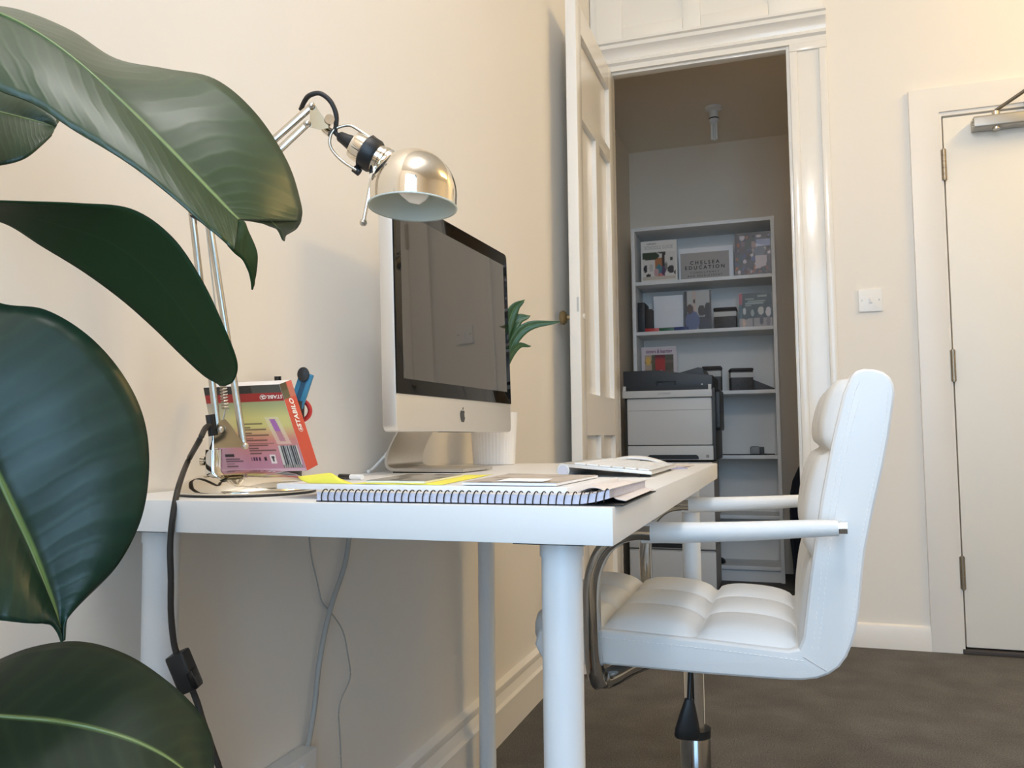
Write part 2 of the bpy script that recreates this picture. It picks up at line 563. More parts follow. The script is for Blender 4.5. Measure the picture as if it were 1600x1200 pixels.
# entrance door: flat architrave, flush leaf, hinges, closer
bm = bmesh.new()
Mf_ = Matrix(((1, 0, 0, 0), (0, 0, -1, YB), (0, 1, 0, 0), (0, 0, 0, 1)))      # local XY -> world XZ, local Z towards the room
add_prism(bm, [(1.236, 0), (1.338, 0), (1.338, 2.006), (2.197, 2.006), (2.197, 0), (2.30, 0), (2.30, 2.102), (1.236, 2.102)], -0.002, 0.018, Mf_, 0.003)
add_prism(bm, [(1.326, 0), (1.347, 0), (1.347, 1.992), (2.188, 1.992), (2.188, 0), (2.209, 0), (2.209, 2.014), (1.326, 2.014)], -0.12, 0.010, Mf_, 0.002)
struct(fin('trim_1', bm, M_SKIRT))
d1 = box('door_1', 1.3525, 2.1825, YB - 0.004, YB + 0.040, 0.022, 1.9865, M_DOOR, bev=0.002)
struct(d1)
struct(box('gap_shade_sheet', 1.347, 2.188, YB + 0.041, YB + 0.06, 0.016, 1.992, M_DARK))  # dark sheet behind the leaf, standing in for shade in the door gap
struct(box('threshold', 1.338, 2.197, YB - 0.025, YB + 0.12, 0, 0.016, mat('threshold_dark', (0.05, 0.042, 0.038), 0.6), bev=0.003))
for zc in (1.804, 1.046, 0.289):
    hg = bmesh.new()
    for i in range(5):
        z0 = zc - 0.058 + i * 0.0232
        add_lathe(hg, [(0.0085, 0.0006), (0.0085, 0.0226)], Matrix.Translation((1.3490, YB - 0.0125, z0)), 14)
    add_cyl(hg, (1.3490, YB - 0.0125, zc - 0.060), (1.3490, YB - 0.0125, zc + 0.061), 0.0062, n=12)
    h = fin('hinge', hg, M_HINGE, d1)
    box('hinge_leaf', 1.336, 1.348, YB - 0.0130, YB - 0.0098, zc - 0.058, zc + 0.058, M_HINGE, h)
# closer on the door leaf
cp0, cp1 = on(1, YB - 0.05, 1519, 193), on(1, YB - 0.05, 1600, 183)
zc = cp0.z + 0.0
cl = prism('door_closer', rrect(-0.030, 0.030, -0.022, 0.022, 0.008), 0, 0.235, mat('closer_silver', (0.42, 0.40, 0.36), 0.40, 0.6), d1,
           M=Matrix(((0, 0, 1, cp0.x + 0.004), (-1, 0, 0, YB - 0.036), (0, -1, 0, zc), (0, 0, 0, 1))), bev=0.002)
for dz in (-0.011, 0.011):
    cyl('closer_screw', (cp0.x + 0.001, YB - 0.04, zc + dz), (cp0.x + 0.0055, YB - 0.04, zc + dz), 0.0062, M_SATIN, cl, n=14)
pv = on(1, YB - 0.05, 1557, 190)
cyl('closer_spindle', (pv.x, YB - 0.045, zc - 0.030), (pv.x, YB - 0.045, zc + 0.036), 0.013, M_SATIN, cl, n=18)
pa = V((pv.x, YB - 0.045, zc + 0.040)); pb = V((pv.x + 0.20, YB - 0.15, zc + 0.145))
arm = sweep('closer_arm', [pa, (pa + pb) / 2, pb], 0.010, mat('closer_arm_bronze', (0.20, 0.17, 0.13), 0.35, 0.8), d1, b=0.0035, n=8, power=6)
sweep('closer_arm', [pb, (pb + V((pv.x + 0.16, YB - 0.02, zc + 0.062))) / 2, V((pv.x + 0.125, YB - 0.022, zc + 0.058))], 0.009, MATS['closer_arm_bronze'], d1, b=0.0035, n=8, power=6)
box('closer_bracket', pv.x + 0.10, pv.x + 0.17, YB - 0.03, YB - 0.006, zc + 0.045, zc + 0.072, M_SATIN, d1, bev=0.003)
box('door_handle', 2.06, 2.15, YB - 0.05, YB - 0.037, 1.0, 1.018, M_SATIN, d1, bev=0.004)
cyl('handle_rose', (2.13, YB - 0.05, 1.009), (2.13, YB - 0.002, 1.009), 0.02, M_SATIN, d1)

# closet doorway: moulded lintel, panelled pilaster on the right, jamb linings
bm = bmesh.new()
cor = [(0, 0), (0.022, 0), (0.022, 0.022), (0.034, 0.030), (0.034, 0.040), (0.026, 0.046), (0.030, 0.062), (0.042, 0.078), (0.055, 0.086), (0.055, 0.102), (0.066, 0.106), (0.066, 0.116), (0.050, 0.124), (0, 0.128)]
Mc = Matrix(((0, 0, 1, 0), (-1, 0, 0, YB), (0, 1, 0, 2.352), (0, 0, 0, 1)))
add_prism(bm, cor, 0.004, 0.952, Mc)
struct(fin('trim_3', bm, M_GLOSS))
bm = bmesh.new()
X0, X1 = 0.812, 0.953
add_box(bm, X0, X1, YB - 0.014, YB + 0.002, 0, 2.352, bev=0.002)
for (x0, x1) in ((X0, X0 + 0.030), (X1 - 0.030, X1)):
    add_box(bm, x0, x1, YB - 0.024, YB - 0.013, 0.16, 2.3215, bev=0.004)
add_box(bm, X0, X1, YB - 0.024, YB - 0.012, 2.322, 2.352, bev=0.004)
add_box(bm, X0 - 0.001, X1 + 0.004, YB - 0.032, YB, 0, 0.17, bev=0.006)
add_box(bm, X0 - 0.012, X0 + 0.002, YB - 0.010, YB + 0.036, 0, 2.352, bev=0.002)      # right jamb lining
add_box(bm, OX0 - 0.002, OX0 + 0.010, YB - 0.006, YB + 0.036, 0, 2.352, bev=0.002)    # left jamb lining
add_box(bm, OX0, X0, YB - 0.006, YB + 0.036, 2.342, 2.354, bev=0.002)                # head lining
add_box(bm, 0.002, OX0, YB - 0.014, YB + 0.002, 0, 2.352, bev=0.002)
struct(fin('trim_4', bm, M_GLOSS))
# overhead cupboard front with recessed panels
bm = bmesh.new()
pz = 2.482
xs = [0.004, 0.175, 0.335, 0.418, 0.672, 0.735, 0.952]
add_box(bm, xs[0], xs[-1], YB - 0.012, YB, pz, HC, bev=0)
t1 = struct(fin('trim_5', bm, M_DOOR))
pl = on(1, YB, 973, 46); pr = on(1, YB, 1067, 32); ql = on(1, YB, 1095, 26); qr = on(1, YB, 1200, 10)
z_p = (pl.z + pr.z + ql.z + qr.z) / 4
for (x0, x1) in ((0.03, pl.x), (pr.x, ql.x), (qr.x, 0.945)):
    box('stile', x0, x1, YB - 0.020, YB - 0.010, pz + 0.004, HC - 0.01, M_DOOR, t1, bev=0.003)
for (x0, x1) in ((pl.x, pr.x), (ql.x, qr.x)):
    box('rail', x0, x1, YB - 0.020, YB - 0.010, pz + 0.004, z_p, M_DOOR, t1, bev=0.003)

# closet room beyond
CXL, CXR, CYB, CH = -0.125, 1.25, 4.30, 2.57
struct(box('wall_closet_left', CXL - 0.1, CXL, YB + 0.035, CYB + 0.1, 0, CH, M_CLOSET))
struct(box('wall_closet_back', CXL - 0.1, CXR + 0.1, CYB, CYB + 0.1, 0, CH, M_CLOSET))
struct(box('wall_closet_right', CXR, CXR + 0.1, YB + 0.035, CYB + 0.1, 0, CH, M_CLOSET))
struct(box('ceiling_closet', CXL - 0.1, CXR + 0.1, YB + 0.036, CYB + 0.1, CH, CH + 0.1, M_CLOSET))
struct(box('wall_closet_front', CXL - 0.1, -0.001, YB + 0.0, YB + 0.035, 0, CH, M_CLOSET))

# closet door: open at a right angle, 5 panels, brass knob on its far face
dx0, dx1 = 0.062, 0.100            # thickness in x
dy0, dy1 = 1.985, 2.655
dz0, dz1 = 0.012, 2.335
d2 = bmesh.new()
add_box(d2, dx0 + 0.010, dx1 - 0.018, dy0 + 0.02, dy1 - 0.02, dz0 + 0.02, dz1 - 0.02)
door2 = struct(fin('door_2', d2, M_GLOSS))
ym = 0.045
yst = [(dy0, dy0 + 0.075), (2.285, 2.345), (2.555, dy1)]
zr = [(dz0, dz0 + 0.22), (0.803, 0.950), (1.925, 1.980), (2.236, dz1)]
for (a, b) in (yst[0], yst[2]):
    box('stile', dx0, dx1, a, b, dz0, dz1, M_GLOSS, door2, bev=0.002)
for (a, b) in zr:
    box('rail', dx0, dx1 - 0.0005, yst[0][1] - 0.001, yst[2][0] + 0.001, a, b, M_GLOSS, door2, bev=0.0)
for (z0, z1) in ((zr[0][1], zr[1][0]), (zr[1][1], zr[2][0])):
    box('muntin', dx0, dx1 - 0.0006, yst[1][0], yst[1][1], z0 - 0.001, z1 + 0.001, M_GLOSS, door2, bev=0.0)
lathe('door_knob', [(0.020, 0), (0.020, 0.004), (0.008, 0.006), (0.008, 0.022), (0.020, 0.027), (0.026, 0.036), (0.022, 0.046), (0.0, 0.049)], M_BRASS, door2,
      M=frame_from((dx0, dy0 + 0.055, 1.215), (-1, 0, 0)), n=24, caps=(True, False))
lathe('door_knob', [(0.010, 0), (0.010, 0.003), (0.0, 0.004)], M_GLOSS, door2, M=frame_from((dx1, dy0 + 0.055, 1.215), (1, 0, 0)), n=16, caps=(True, False))
box('latch_plate', dx0 + 0.026, dx0 + 0.033, dy0 - 0.0012, dy0 + 0.002, 1.225, 1.275, mat('painted_steel', (0.55, 0.56, 0.54), 0.4), door2)

# light switch
t = thing('light_switch', 'white square single light switch on the cream wall between doorways', 'switch', (1.077, YB, 1.308))
prism('plate', rrect(-0.043, 0.043, -0.043, 0.043, 0.004), 0, 0.008, M_WPLAS, t, M=frame_from((1.077, YB - 0.0002, 1.308), (0, -1, 0)), bev=0.002)
prism('rocker', rrect(-0.006, 0.006, -0.011, 0.011, 0.001), 0.008, 0.0115, M_WPLAS, t, M=frame_from((1.077, YB, 1.308), (0, -1, 0)), bev=0.001)
for sx in (-1, 1):
    cyl('screw', (1.077 + sx * 0.0302, YB - 0.007, 1.309), (1.077 + sx * 0.0302, YB - 0.0088, 1.309), 0.0040, M_HINGE, t, n=12)

# room ceiling spot bar (seen as warm glints in the lamp shade)
for SX, SY, lab, pw, colr in ((0.90, -0.50, 'chrome ceiling bar with three pale spotlights near the window', SPOT_POWER, SPOT_COLOR),
                              (2.55, 1.65, 'chrome ceiling bar with three warm spotlights near the entrance door', SPOT2_POWER, SPOT2_COLOR)):
    t = thing('ceiling_spotlight', lab, 'ceiling light', (SX, SY, HC), 'ceiling spotlight bars')
    box('bar', SX - 0.03, SX + 0.03, SY - 0.46, SY + 0.46, HC - 0.022, HC - 0.0005, M_CHROME, t, bev=0.004)
    for i in (-1, 0, 1):
        c = V((SX, SY + i * 0.38, HC - 0.03))
        cyl('spot_shade', c, c + V((0, 0, -0.085)), 0.022, M_CHROME, t, r1=0.042)
        lathe('bulb', [(0.030, 0), (0.028, -0.012), (0.0, -0.020)], mat('lit_bulb', (1, 0.85, 0.6), 0.4, emit=(1.0, 0.72, 0.40), estr=9.0), t,
              M=Matrix.Translation(c + V((0, 0, -0.087))), n=18, caps=(True, False))
        l = bpy.data.lights.new('spot', 'POINT'); l.energy = pw; l.color = colr; l.shadow_soft_size = 0.12
        lo = bpy.data.objects.new('spot', l); COL.objects.link(lo); lo.location = c + V((0, 0, -0.15))

# ================================================================== DESK
H = 0.735; T = 0.034; W = 0.60; L = 1.20
desk = thing('desk', 'white rectangular desk with four round white legs along the left wall', 'desk', (0.3, 0.6, 0))
box('tabletop', 0.003, W, 0.0, L, H - T, H, M_DESK, desk, bev=0.0012)
for (lx, ly) in ((W - 0.062, 0.055), (0.062, 0.055), (0.062, L - 0.062), (W - 0.056, L - 0.055)):
    lg = lathe('leg', [(0.0, 0), (0.021, 0), (0.021, 0.012), (0.0198, 0.012), (0.0198, H - T - 0.004), (0.0, H - T - 0.004)], M_LEG, desk, M=Matrix.Translation((lx, ly, 0)), n=36, caps=(False, False))
    box('leg_plate', lx - 0.040, lx + 0.030, ly - 0.030, ly + 0.040, H - T - 0.004, H - T, M_PRS, lg)
    cyl('leg_collar', (lx, ly, H - T - 0.018), (lx, ly, H - T - 0.004), 0.0212, M_LEG, lg, n=30)

# ================================================================== COMPUTER
a_, t_ = -0.0401, 0.0238
o_ = V((0.1483, 0.4866, 0.8105))
wy = V((-math.sin(a_), math.cos(a_), 0)); n0 = V((math.cos(a_), math.sin(a_), 0))
upv = V((0, 0, 1)) * math.cos(t_) - n0 * math.sin(t_); nn = n0 * math.cos(t_) + V((0, 0, 1)) * math.sin(t_)
MI = Matrix(((wy.x, upv.x, nn.x, o_.x), (wy.y, upv.y, nn.y, o_.y), (wy.z, upv.z, nn.z, o_.z), (0, 0, 0, 1)))
IW, IH, CHIN = 0.528, 0.400, 0.062
comp = thing('desktop_computer', 'silver all-in-one computer with a black glass screen and bent aluminium foot', 'computer', (0.06, 0.75, H))
bm = bmesh.new()
add_prism(bm, rrect(0, IW, 0, IH, 0.012), -0.026, 0, MI, bev=0.0015)
# bulged back
secs = [(0.0, -0.0255), (0.03, -0.032), (0.07, -0.038)]
prev = None
for ins, dep in secs:
    ring = [bm.verts.new(MI @ V((x, y, dep))) for x, y in rrect(ins, IW - ins, ins, IH - ins, 0.012)]
    if prev:
        for i in range(len(ring)):
            bm.faces.new((prev[i], prev[(i + 1) % len(ring)], ring[(i + 1) % len(ring)], ring[i]))
    prev = ring
bm.faces.new(prev)
body = fin('chassis', bm, M_ALU, comp)
gl = prism('glass_panel', rrect(0.0008, IW - 0.0008, CHIN, IH - 0.0008, (0.012, 0.012, 0.001, 0.001)), 0.0002, 0.0022, M_BEZ, comp, M=MI, bev=0.0004)
prism('display', rrect(0.024, IW - 0.024, CHIN + 0.026, IH - 0.028, 0.0005), 0.0022, 0.00225, M_LCD, gl, M=MI)
# fruit emblem on the chin
half = [(0.0, 0.0110), (0.0030, 0.0125), (0.0070, 0.0128), (0.0105, 0.0100), (0.0122, 0.0060), (0.0120, 0.0000), (0.0100, -0.0060), (0.0072, -0.0105), (0.0045, -0.0122), (0.0018, -0.0112), (0.0, -0.0108)]
right = [(x, y) for x, y in half]
right[3] = (0.0104, 0.0098); right[4] = (0.0086, 0.0060); right[5] = (0.0092, 0.0000); right.insert(6, (0.0116, -0.0026))
poly = right + [(-x, y) for x, y in half[::-1][1:-1]]
ME = MI @ Matrix.Translation((IW / 2, CHIN * 0.47, 0)) @ Matrix.Scale(0.92, 4)
em = prism('emblem', poly[::-1], 0.0001, 0.0006, M_BLACKG, comp, M=ME)
prism('emblem_leaf', [(0.0003, 0.0138), (0.0010, 0.0172), (0.0036, 0.0196), (0.0052, 0.0198), (0.0046, 0.0166), (0.0026, 0.0144)][::-1], 0.0001, 0.0006, M_BLACKG, em, M=ME)
box('memory_door', 0.19, 0.34, -0.0006, 0.002, -0.018, -0.008, M_PRD, comp, M=MI)
# foot
ypr = (0.655, 0.812)
pr_ = [(0.094, 0.900), (0.094, 0.870), (0.070, 0.820), (0.048, 0.782), (0.040, 0.760), (0.042, 0.746), (0.054, 0.7388), (0.080, 0.7375), (0.196, 0.7368)]
cp = catmull([V((x, 0, z)) for x, z in pr_], 6)
bm = bmesh.new(); th = 0.0058
lo, hi = [], []
for i, p in enumerate(cp):
    tt = (cp[min(i + 1, len(cp) - 1)] - cp[max(i - 1, 0)]).normalized()
    nrm = V((-tt.z, 0, tt.x))
    if nrm.x < 0 and nrm.z < 0:
        nrm = -nrm
    lo.append(p); hi.append(p + V((abs(nrm.x), 0, abs(nrm.z))) * th)
ring = lo + hi[::-1]
A = [bm.verts.new((p.x, ypr[0], p.z)) for p in ring]; B = [bm.verts.new((p.x, ypr[1], p.z)) for p in ring]
nl = len(lo)
for i in range(len(ring)):
    j = (i + 1) % len(ring)
    bm.faces.new((A[i], A[j], B[j], B[i]))
for i in range(nl - 1):
    for Q in (A, B):
        bm.faces.new((Q[i], Q[i + 1], Q[2 * nl - 2 - i], Q[2 * nl - 1 - i]))
fin('stand', bm, M_ALUS, comp, 40)
box('foot_pad', 0.055, 0.186, ypr[0] + 0.004, ypr[1] - 0.004, H, 0.7378, M_BLACK, comp)
sweep('power_lead', [V((0.088, 0.75, 0.860)), V((0.050, 0.725, 0.815)), V((0.022, 0.69, 0.765)), V((0.012, 0.66, 0.742)), V((0.014, 0.64, 0.7385))], 0.0030, M_WPLAS, comp)

# ================================================================== KEYBOARD
kx0, kx1, ky0, ky1 = 0.402, 0.553, 0.535, 0.835
kb = thing('keyboard', 'slim silver wireless keyboard with white keys beside the mouse', 'keyboard', (0.478, 0.685, H))
tilt = math.atan2(0.013, kx1 - kx0)
MK = Matrix.Translation((kx1, 0, H + 0.004)) @ Matrix.Rotation(tilt, 4, 'Y')
box('tray', -(kx1 - kx0) + 0.004, 0, ky0, ky1, 0, 0.0055, M_ALU, kb, bev=0.0015, M=MK)
tb = cyl('battery_tube', (kx0 + 0.012, ky0 - 0.0004, H + 0.0105), (kx0 + 0.012, ky1, H + 0.0105), 0.0102, M_ALU, kb, n=24)
cyl('tube_cap', (kx0 + 0.012, ky0 - 0.0025, H + 0.0105), (kx0 + 0.012, ky0 - 0.0002, H + 0.0105), 0.0080, mat('tube_end', (0.55, 0.55, 0.62), 0.4), tb, n=24)
for yy in (ky0 + 0.03, ky1 - 0.03):
    box('foot', kx1 - 0.022, kx1 - 0.006, yy - 0.006, yy + 0.006, H, H + 0.005, M_BLACK, kb)
rows = [[1] * 14, [1] * 13 + [1.5], [1.5] + [1] * 13, [1.8] + [1] * 11 + [1.8], [2.3] + [1] * 10 + [2.3], [1, 1, 1, 1.25, 5.0, 1.25, 1, 1, 1, 1]]
kmesh = {}
dep = (kx1 - kx0 - 0.030) / 6
for ri, row in enumerate(rows):
    unit = (ky1 - ky0 - 0.014) / sum(row); y = ky0 + 0.007
    for wd in row:
        wk = round(wd * unit - 0.0028, 4)
        if wk not in kmesh:
            tbm = bmesh.new(); add_box(tbm, -dep / 2 + 0.0013, dep / 2 - 0.0013, -wk / 2, wk / 2, 0, 0.0022, bev=0.0006, seg=1)
            me = bpy.data.meshes.new('key'); tbm.to_mesh(me); tbm.free(); me.materials.append(M_WPLAS); kmesh[wk] = me
        o = bpy.data.objects.new('key', kmesh[wk]); COL.objects.link(o); o.parent = kb
        o.matrix_parent_inverse = Matrix.Translation(-V(kb['_base']))
        o.matrix_basis = MK @ Matrix.Translation((-(kx1 - kx0) + 0.026 + dep * (ri + 0.5), y + wd * unit / 2, 0.0055))
        y += wd * unit

# mouse
ms = thing('computer_mouse', 'low white and silver mouse just behind the keyboard', 'mouse', (0.472, 0.93, H))
mx0, mx1, my0, my1 = 0.398, 0.522, 0.885, 0.945


def mouse_shell(zoff, hgt, inset):
    b_ = bmesh.new(); nx, ny = 20, 10; g = []
    for i in range(nx + 1):
        u = i / nx; row = []
        for j in range(ny + 1):
            v = j / ny * 2 - 1
            zz = hgt * (math.sin(PI * (0.04 + 0.92 * u)) ** 0.8) * (1 - 0.25 * abs(v) ** 3)
            wd = (my1 - my0) / 2 * (1 - 0.25 * abs(2 * u - 1) ** 4) - inset
            row.append(b_.verts.new((mx0 + inset + (mx1 - mx0 - 2 * inset) * u, (my0 + my1) / 2 + v * wd, H + zoff + zz)))
        g.append(row)
    for i in range(nx):
        for j in range(ny):
            b_.faces.new((g[i][j], g[i + 1][j], g[i + 1][j + 1], g[i][j + 1]))
    return b_


o = fin('mouse_shell', mouse_shell(0.0080, 0.0165, 0.0), M_WPLAS, ms, 'all')
md = o.modifiers.new('thick', 'SOLIDIFY'); md.thickness = 0.002; md.offset = -1
o = fin('mouse_base', mouse_shell(0.0005, 0.013, 0.002), mat('mouse_grey', (0.42, 0.43, 0.48), 0.4), ms, 'all')
md = o.modifiers.new('thick', 'SOLIDIFY'); md.thickness = 0.002; md.offset = -1
box('glide_pad', mx0 + 0.012, mx1 - 0.012, 0.895, 0.935, H, H + 0.0012, M_BLACK, ms)

# cards right of the mouse
for k, (px, py, rz, m_, lab) in enumerate(((1045, 733, 0.2, mat('lilac_card', (0.42, 0.40, 0.55), 0.5), 'lilac printed card on the desk right of the mouse, lower one'),
                                           (1052, 732, -0.15, mat('pale_card', (0.66, 0.60, 0.56), 0.5), 'pale brown printed card lying over the lilac card by mouse'))):
    p = on(2, H, px, py)
    M = Matrix.Translation((0.535, 0.90 + 0.06 * k, H + 0.0003 + 0.0015 * k)) @ Matrix.Rotation(rz, 4, 'Z')
    tag(box('business_card', -0.028, 0.028, -0.045, 0.045, 0, 0.0012, m_, bev=0.0003, M=M), lab, 'card')

# ================================================================== NOTEBOOK (wire-bound, at the front edge)
NX0, NX1, NY0 = 0.292, 0.599, 0.008
nb = thing('spiral_notebook', 'wire-bound A4 notebook with its black spiral at the desk front edge', 'notebook', (0.44, 0.13, H))


def wavy_block(name, x0, x1, y0, y1, z0, th_, m_, parent, bend=None, nx=24, ny=6):
    b_ = bmesh.new(); top, bot = [], []
    for i in range(nx + 1):
        u = i / nx; rt, rb = [], []
        for j in range(ny + 1):
            v = j / ny
            dz = bend(u, v) if bend else 0
            x = x0 + (x1 - x0) * u; y = y0 + (y1 - y0) * v
            rb.append(b_.verts.new((x, y, z0 + dz))); rt.append(b_.verts.new((x, y, z0 + dz + th_)))
        top.append(rt); bot.append(rb)
    for i in range(nx):
        for j in range(ny):
            b_.faces.new((top[i][j], top[i + 1][j], top[i + 1][j + 1], top[i][j + 1]))
            b_.faces.new((bot[i][j], bot[i][j + 1], bot[i + 1][j + 1], bot[i + 1][j]))
    for i in range(nx):
        b_.faces.new((bot[i][0], bot[i + 1][0], top[i + 1][0], top[i][0]))
        b_.faces.new((bot[i][ny], top[i][ny], top[i + 1][ny], bot[i + 1][ny]))
    for j in range(ny):
        b_.faces.new((bot[0][j], top[0][j], top[0][j + 1], bot[0][j + 1]))
        b_.faces.new((bot[nx][j], bot[nx][j + 1], top[nx][j + 1], top[nx][j]))
    return fin(name, b_, m_, parent, 60)


def curl(u, v):
    return 0.006 * max(0, (u - 0.88) / 0.12) ** 2 * (1 - 0.4 * v)


wavy_block('back_cover', NX0, NX1 + 0.008, NY0 + 0.004, NY0 + 0.205, H + 0.0002, 0.0010, M_BLACK, nb)
wavy_block('pages', NX0 + 0.001, NX1 - 0.004, NY0 + 0.004, NY0 + 0.204, H + 0.0014, 0.0082, M_PAPERB, nb, curl)
wavy_block('front_cover', NX0, NX1 - 0.002, NY0 + 0.004, NY0 + 0.206, H + 0.0096, 0.0005, M_CARD, nb, curl)
wavy_block('curled_page', NX1 - 0.040, NX1 + 0.006, NY0 + 0.03, NY0 + 0.205, H + 0.0102, 0.0005, mat('printed_page', (0.74, 0.69, 0.67), 0.6, noise=0.12, nscale=30), nb,
           lambda u, v: 0.0075 * math.sin(PI * min(1, u * 1.25)) * (1 - 0.35 * v) - 0.0072 * u, nx=14)
nring = 40
for i in range(nring):
    x = NX0 + 0.008 + (NX1 - NX0 - 0.016) * i / (nring - 1)
    pts = []
    rz = 0.0060
    for k in range(15):
        a = -0.6 * PI + 1.30 * PI * k / 14
        pts.append(V((x + 0.0022 * (k / 14 - 0.5) * 2, NY0 + 0.006 - 0.0048 * math.cos(a), H + 0.0066 + curl((x - NX0) / (NX1 - NX0), 0) * 0.8 + rz * math.sin(a))))
    sweep('ring', pts, 0.00065, M_BLACKG, nb, n=6, k=2)

# white pad lying on the notebook
PZ = H + 0.0102
pa_, pb2 = V((0.222, 0.046, 0)), V((0.552, 0.026, 0))
dirp = pb2 - pa_
ang = math.atan2(dirp.y, dirp.x); ln = dirp.length
MP = Matrix.Translation((pa_.x, pa_.y, PZ)) @ Matrix.Rotation(ang, 4, 'Z')
pad = thing('paper_pad', 'thick white paper pad lying across the spiral notebook', 'pad', (0.38, 0.13, PZ))
box('sheets', 0, ln, 0, 0.19, 0, 0.0056, M_PAPER, pad, bev=0.0005, M=MP)
box('cover_sheet', 0.001, ln - 0.001, 0.001, 0.189, 0.0056, 0.0059, M_WPLAS, pad, M=MP)

# things lying on the pad: placed in the pad's own frame (v = distance from its front edge), px only picks the place along it
pn_dir = V((-dirp.y, dirp.x, 0)).normalized(); pd_dir = dirp.normalized()


def padpt(px, v, z):
    lo_, hi_ = -0.3, 0.9
    for _ in range(40):
        m_ = (lo_ + hi_) / 2
        p = pa_ + pd_dir * m_ + pn_dir * v; p.z = z
        d = p - CAM
        if 800 + FPX * d.dot(R_) / d.dot(F_) < px:
            lo_ = m_
        else:
            hi_ = m_
    return p


# yellow sheet with a curled left corner
z2 = PZ + 0.0061


def sheet_grid(name, quad, z, m_, lab, cat, lift=None, nu=24, nv=10, th_=0.0004):
    q = [padpt(p[0], p[1], z) for p in quad]      # near-left, near-right, far-right, far-left
    b_ = bmesh.new(); g = []
    for i in range(nu + 1):
        u = i / nu; row = []
        for j in range(nv + 1):
            v = j / nv
            p = (q[0] * (1 - u) + q[1] * u) * (1 - v) + (q[3] * (1 - u) + q[2] * u) * v
            p.z = z + (lift(u, v) if lift else 0)
            row.append(b_.verts.new(p))
        g.append(row)
    for i in range(nu):
        for j in range(nv):
            b_.faces.new((g[i][j], g[i + 1][j], g[i + 1][j + 1], g[i][j + 1]))
    o = fin(name, b_, m_, None, 'all')
    md = o.modifiers.new('thick', 'SOLIDIFY'); md.thickness = th_; md.offset = 1
    if lab:
        tag(o, lab, cat)
    return o


ys = thing('yellow_sheet', 'bright yellow paper sheet with its left end curled up on the pad', 'paper', (0.40, 0.12, z2))
o = sheet_grid('sheet', [(549, 0.004), (690, 0.004), (770, 0.225), (655, 0.16)], z2, M_YELLOW, None, None, lift=lambda u, v: 0.0005 * math.sin(7 * u) ** 2)
o.parent = ys; o.matrix_parent_inverse = Matrix.Translation(-V(ys['_base']))
b_ = bmesh.new(); g = []
for i in range(15):
    u = i / 14
    q0 = padpt(484 + 69 * u, 0.004, z2 + 0.0002)
    d0 = (q0 - CAM).dot(F_)
    tx, ty = (465 + 54 * (u / 0.78), 744.5 - 6.5 * (u / 0.78)) if u < 0.78 else (519 + 34 * ((u - 0.78) / 0.22), 738 + 17.5 * ((u - 0.78) / 0.22) ** 0.62)
    q1 = at(d0 + 0.012, tx, ty)
    qm = at(d0 + 0.002, 0.5 * (tx + 484 + 69 * u) - 5 * (1 - u), 0.5 * (ty + 756 + 0.8 * u) + 1.8)
    g.append([b_.verts.new((q0 * (1 - v) + qm * v) * (1 - v) + (qm * (1 - v) + q1 * v) * v) for v in [k / 8 for k in range(9)]])
for i in range(14):
    for k in range(8):
        b_.faces.new((g[i][k], g[i + 1][k], g[i + 1][k + 1], g[i][k + 1]))
o = fin('curled_end', b_, M_YELLOW, ys, 'all')
md = o.modifiers.new('thick', 'SOLIDIFY'); md.thickness = 0.0004


def mag_print(seed, base=(176, 168, 160), dk=(88, 82, 76)):
    rnd = random.Random(seed)
    bl = [(rnd.random(), rnd.random(), 0.04 + 0.16 * rnd.random(), 0.03 + 0.10 * rnd.random(), rnd.random()) for _ in range(16)]

    def f(u, v):
        c = base
        for (x, y, a, b, k) in bl:
            if ((u - x) / a) ** 2 + ((v - y) / b) ** 2 < 1:
                c = tuple(base[i] * (1 - k) + dk[i] * k for i in range(3))
        return c
    return f


def flat_booklet(name, quad, z, th_, lab, seed, base, dk):
    q = [padpt(p[0], p[1], z + th_) for p in quad]
    t = thing(name, lab, 'magazine', ((q[0].x + q[2].x) / 2, (q[0].y + q[2].y) / 2, z))
    b_ = bmesh.new()
    lo_ = [b_.verts.new((p.x, p.y, z)) for p in q]; hi_ = [b_.verts.new((p.x, p.y, z + th_)) for p in q]
    b_.faces.new(lo_[::-1]); b_.faces.new(hi_)
    for i in range(4):
        b_.faces.new((lo_[i], lo_[(i + 1) % 4], hi_[(i + 1) % 4], hi_[i]))
    fin('pages', b_, M_PAPER, t)
    print_panel('cover', q[0], q[1], q[3], q[2], mag_print(seed, base, dk), 40, 30, t, V((0, 0, 0.0003)))
    return t


flat_booklet('magazine', [(572, 0.016), (664, 0.014), (724, 0.165), (640, 0.165)], z2 + 0.0010, 0.0020, 'grey photo-printed leaflet lying on the yellow sheet', 3, (150, 146, 138), (30, 28, 26))
flat_booklet('magazine', [(722, 0.004), (869, 0.004), (934, 0.168), (796, 0.190)], z2 + 0.0006, 0.0024, 'pale grey magazine with creased page ends right of the yellow sheet', 8, (196, 184, 172), (110, 100, 92))
sheet_grid('folded_sheet', [(776, 0.010), (849, 0.010), (864, 0.034), (796, 0.034)], z2 + 0.0036, M_PAPER, 'small folded white note on top of the pale grey magazine', 'paper', lift=lambda u, v: 0.0006 + 0.0014 * v)
pen = thing('marker_pen', 'black-capped white pen lying behind the yellow curl', 'pen', (0.27, 0.19, z2))
e_a, e_b = padpt(531, 0.085, z2 + 0.0034), padpt(566, 0.075, z2 + 0.0034)
e_m = e_a.lerp(e_b, 0.5)
cyl('cap', e_a, e_m, 0.0032, M_BLACKG, pen)
cyl('barrel', e_m, e_b, 0.0030, M_WPLAS, pen)

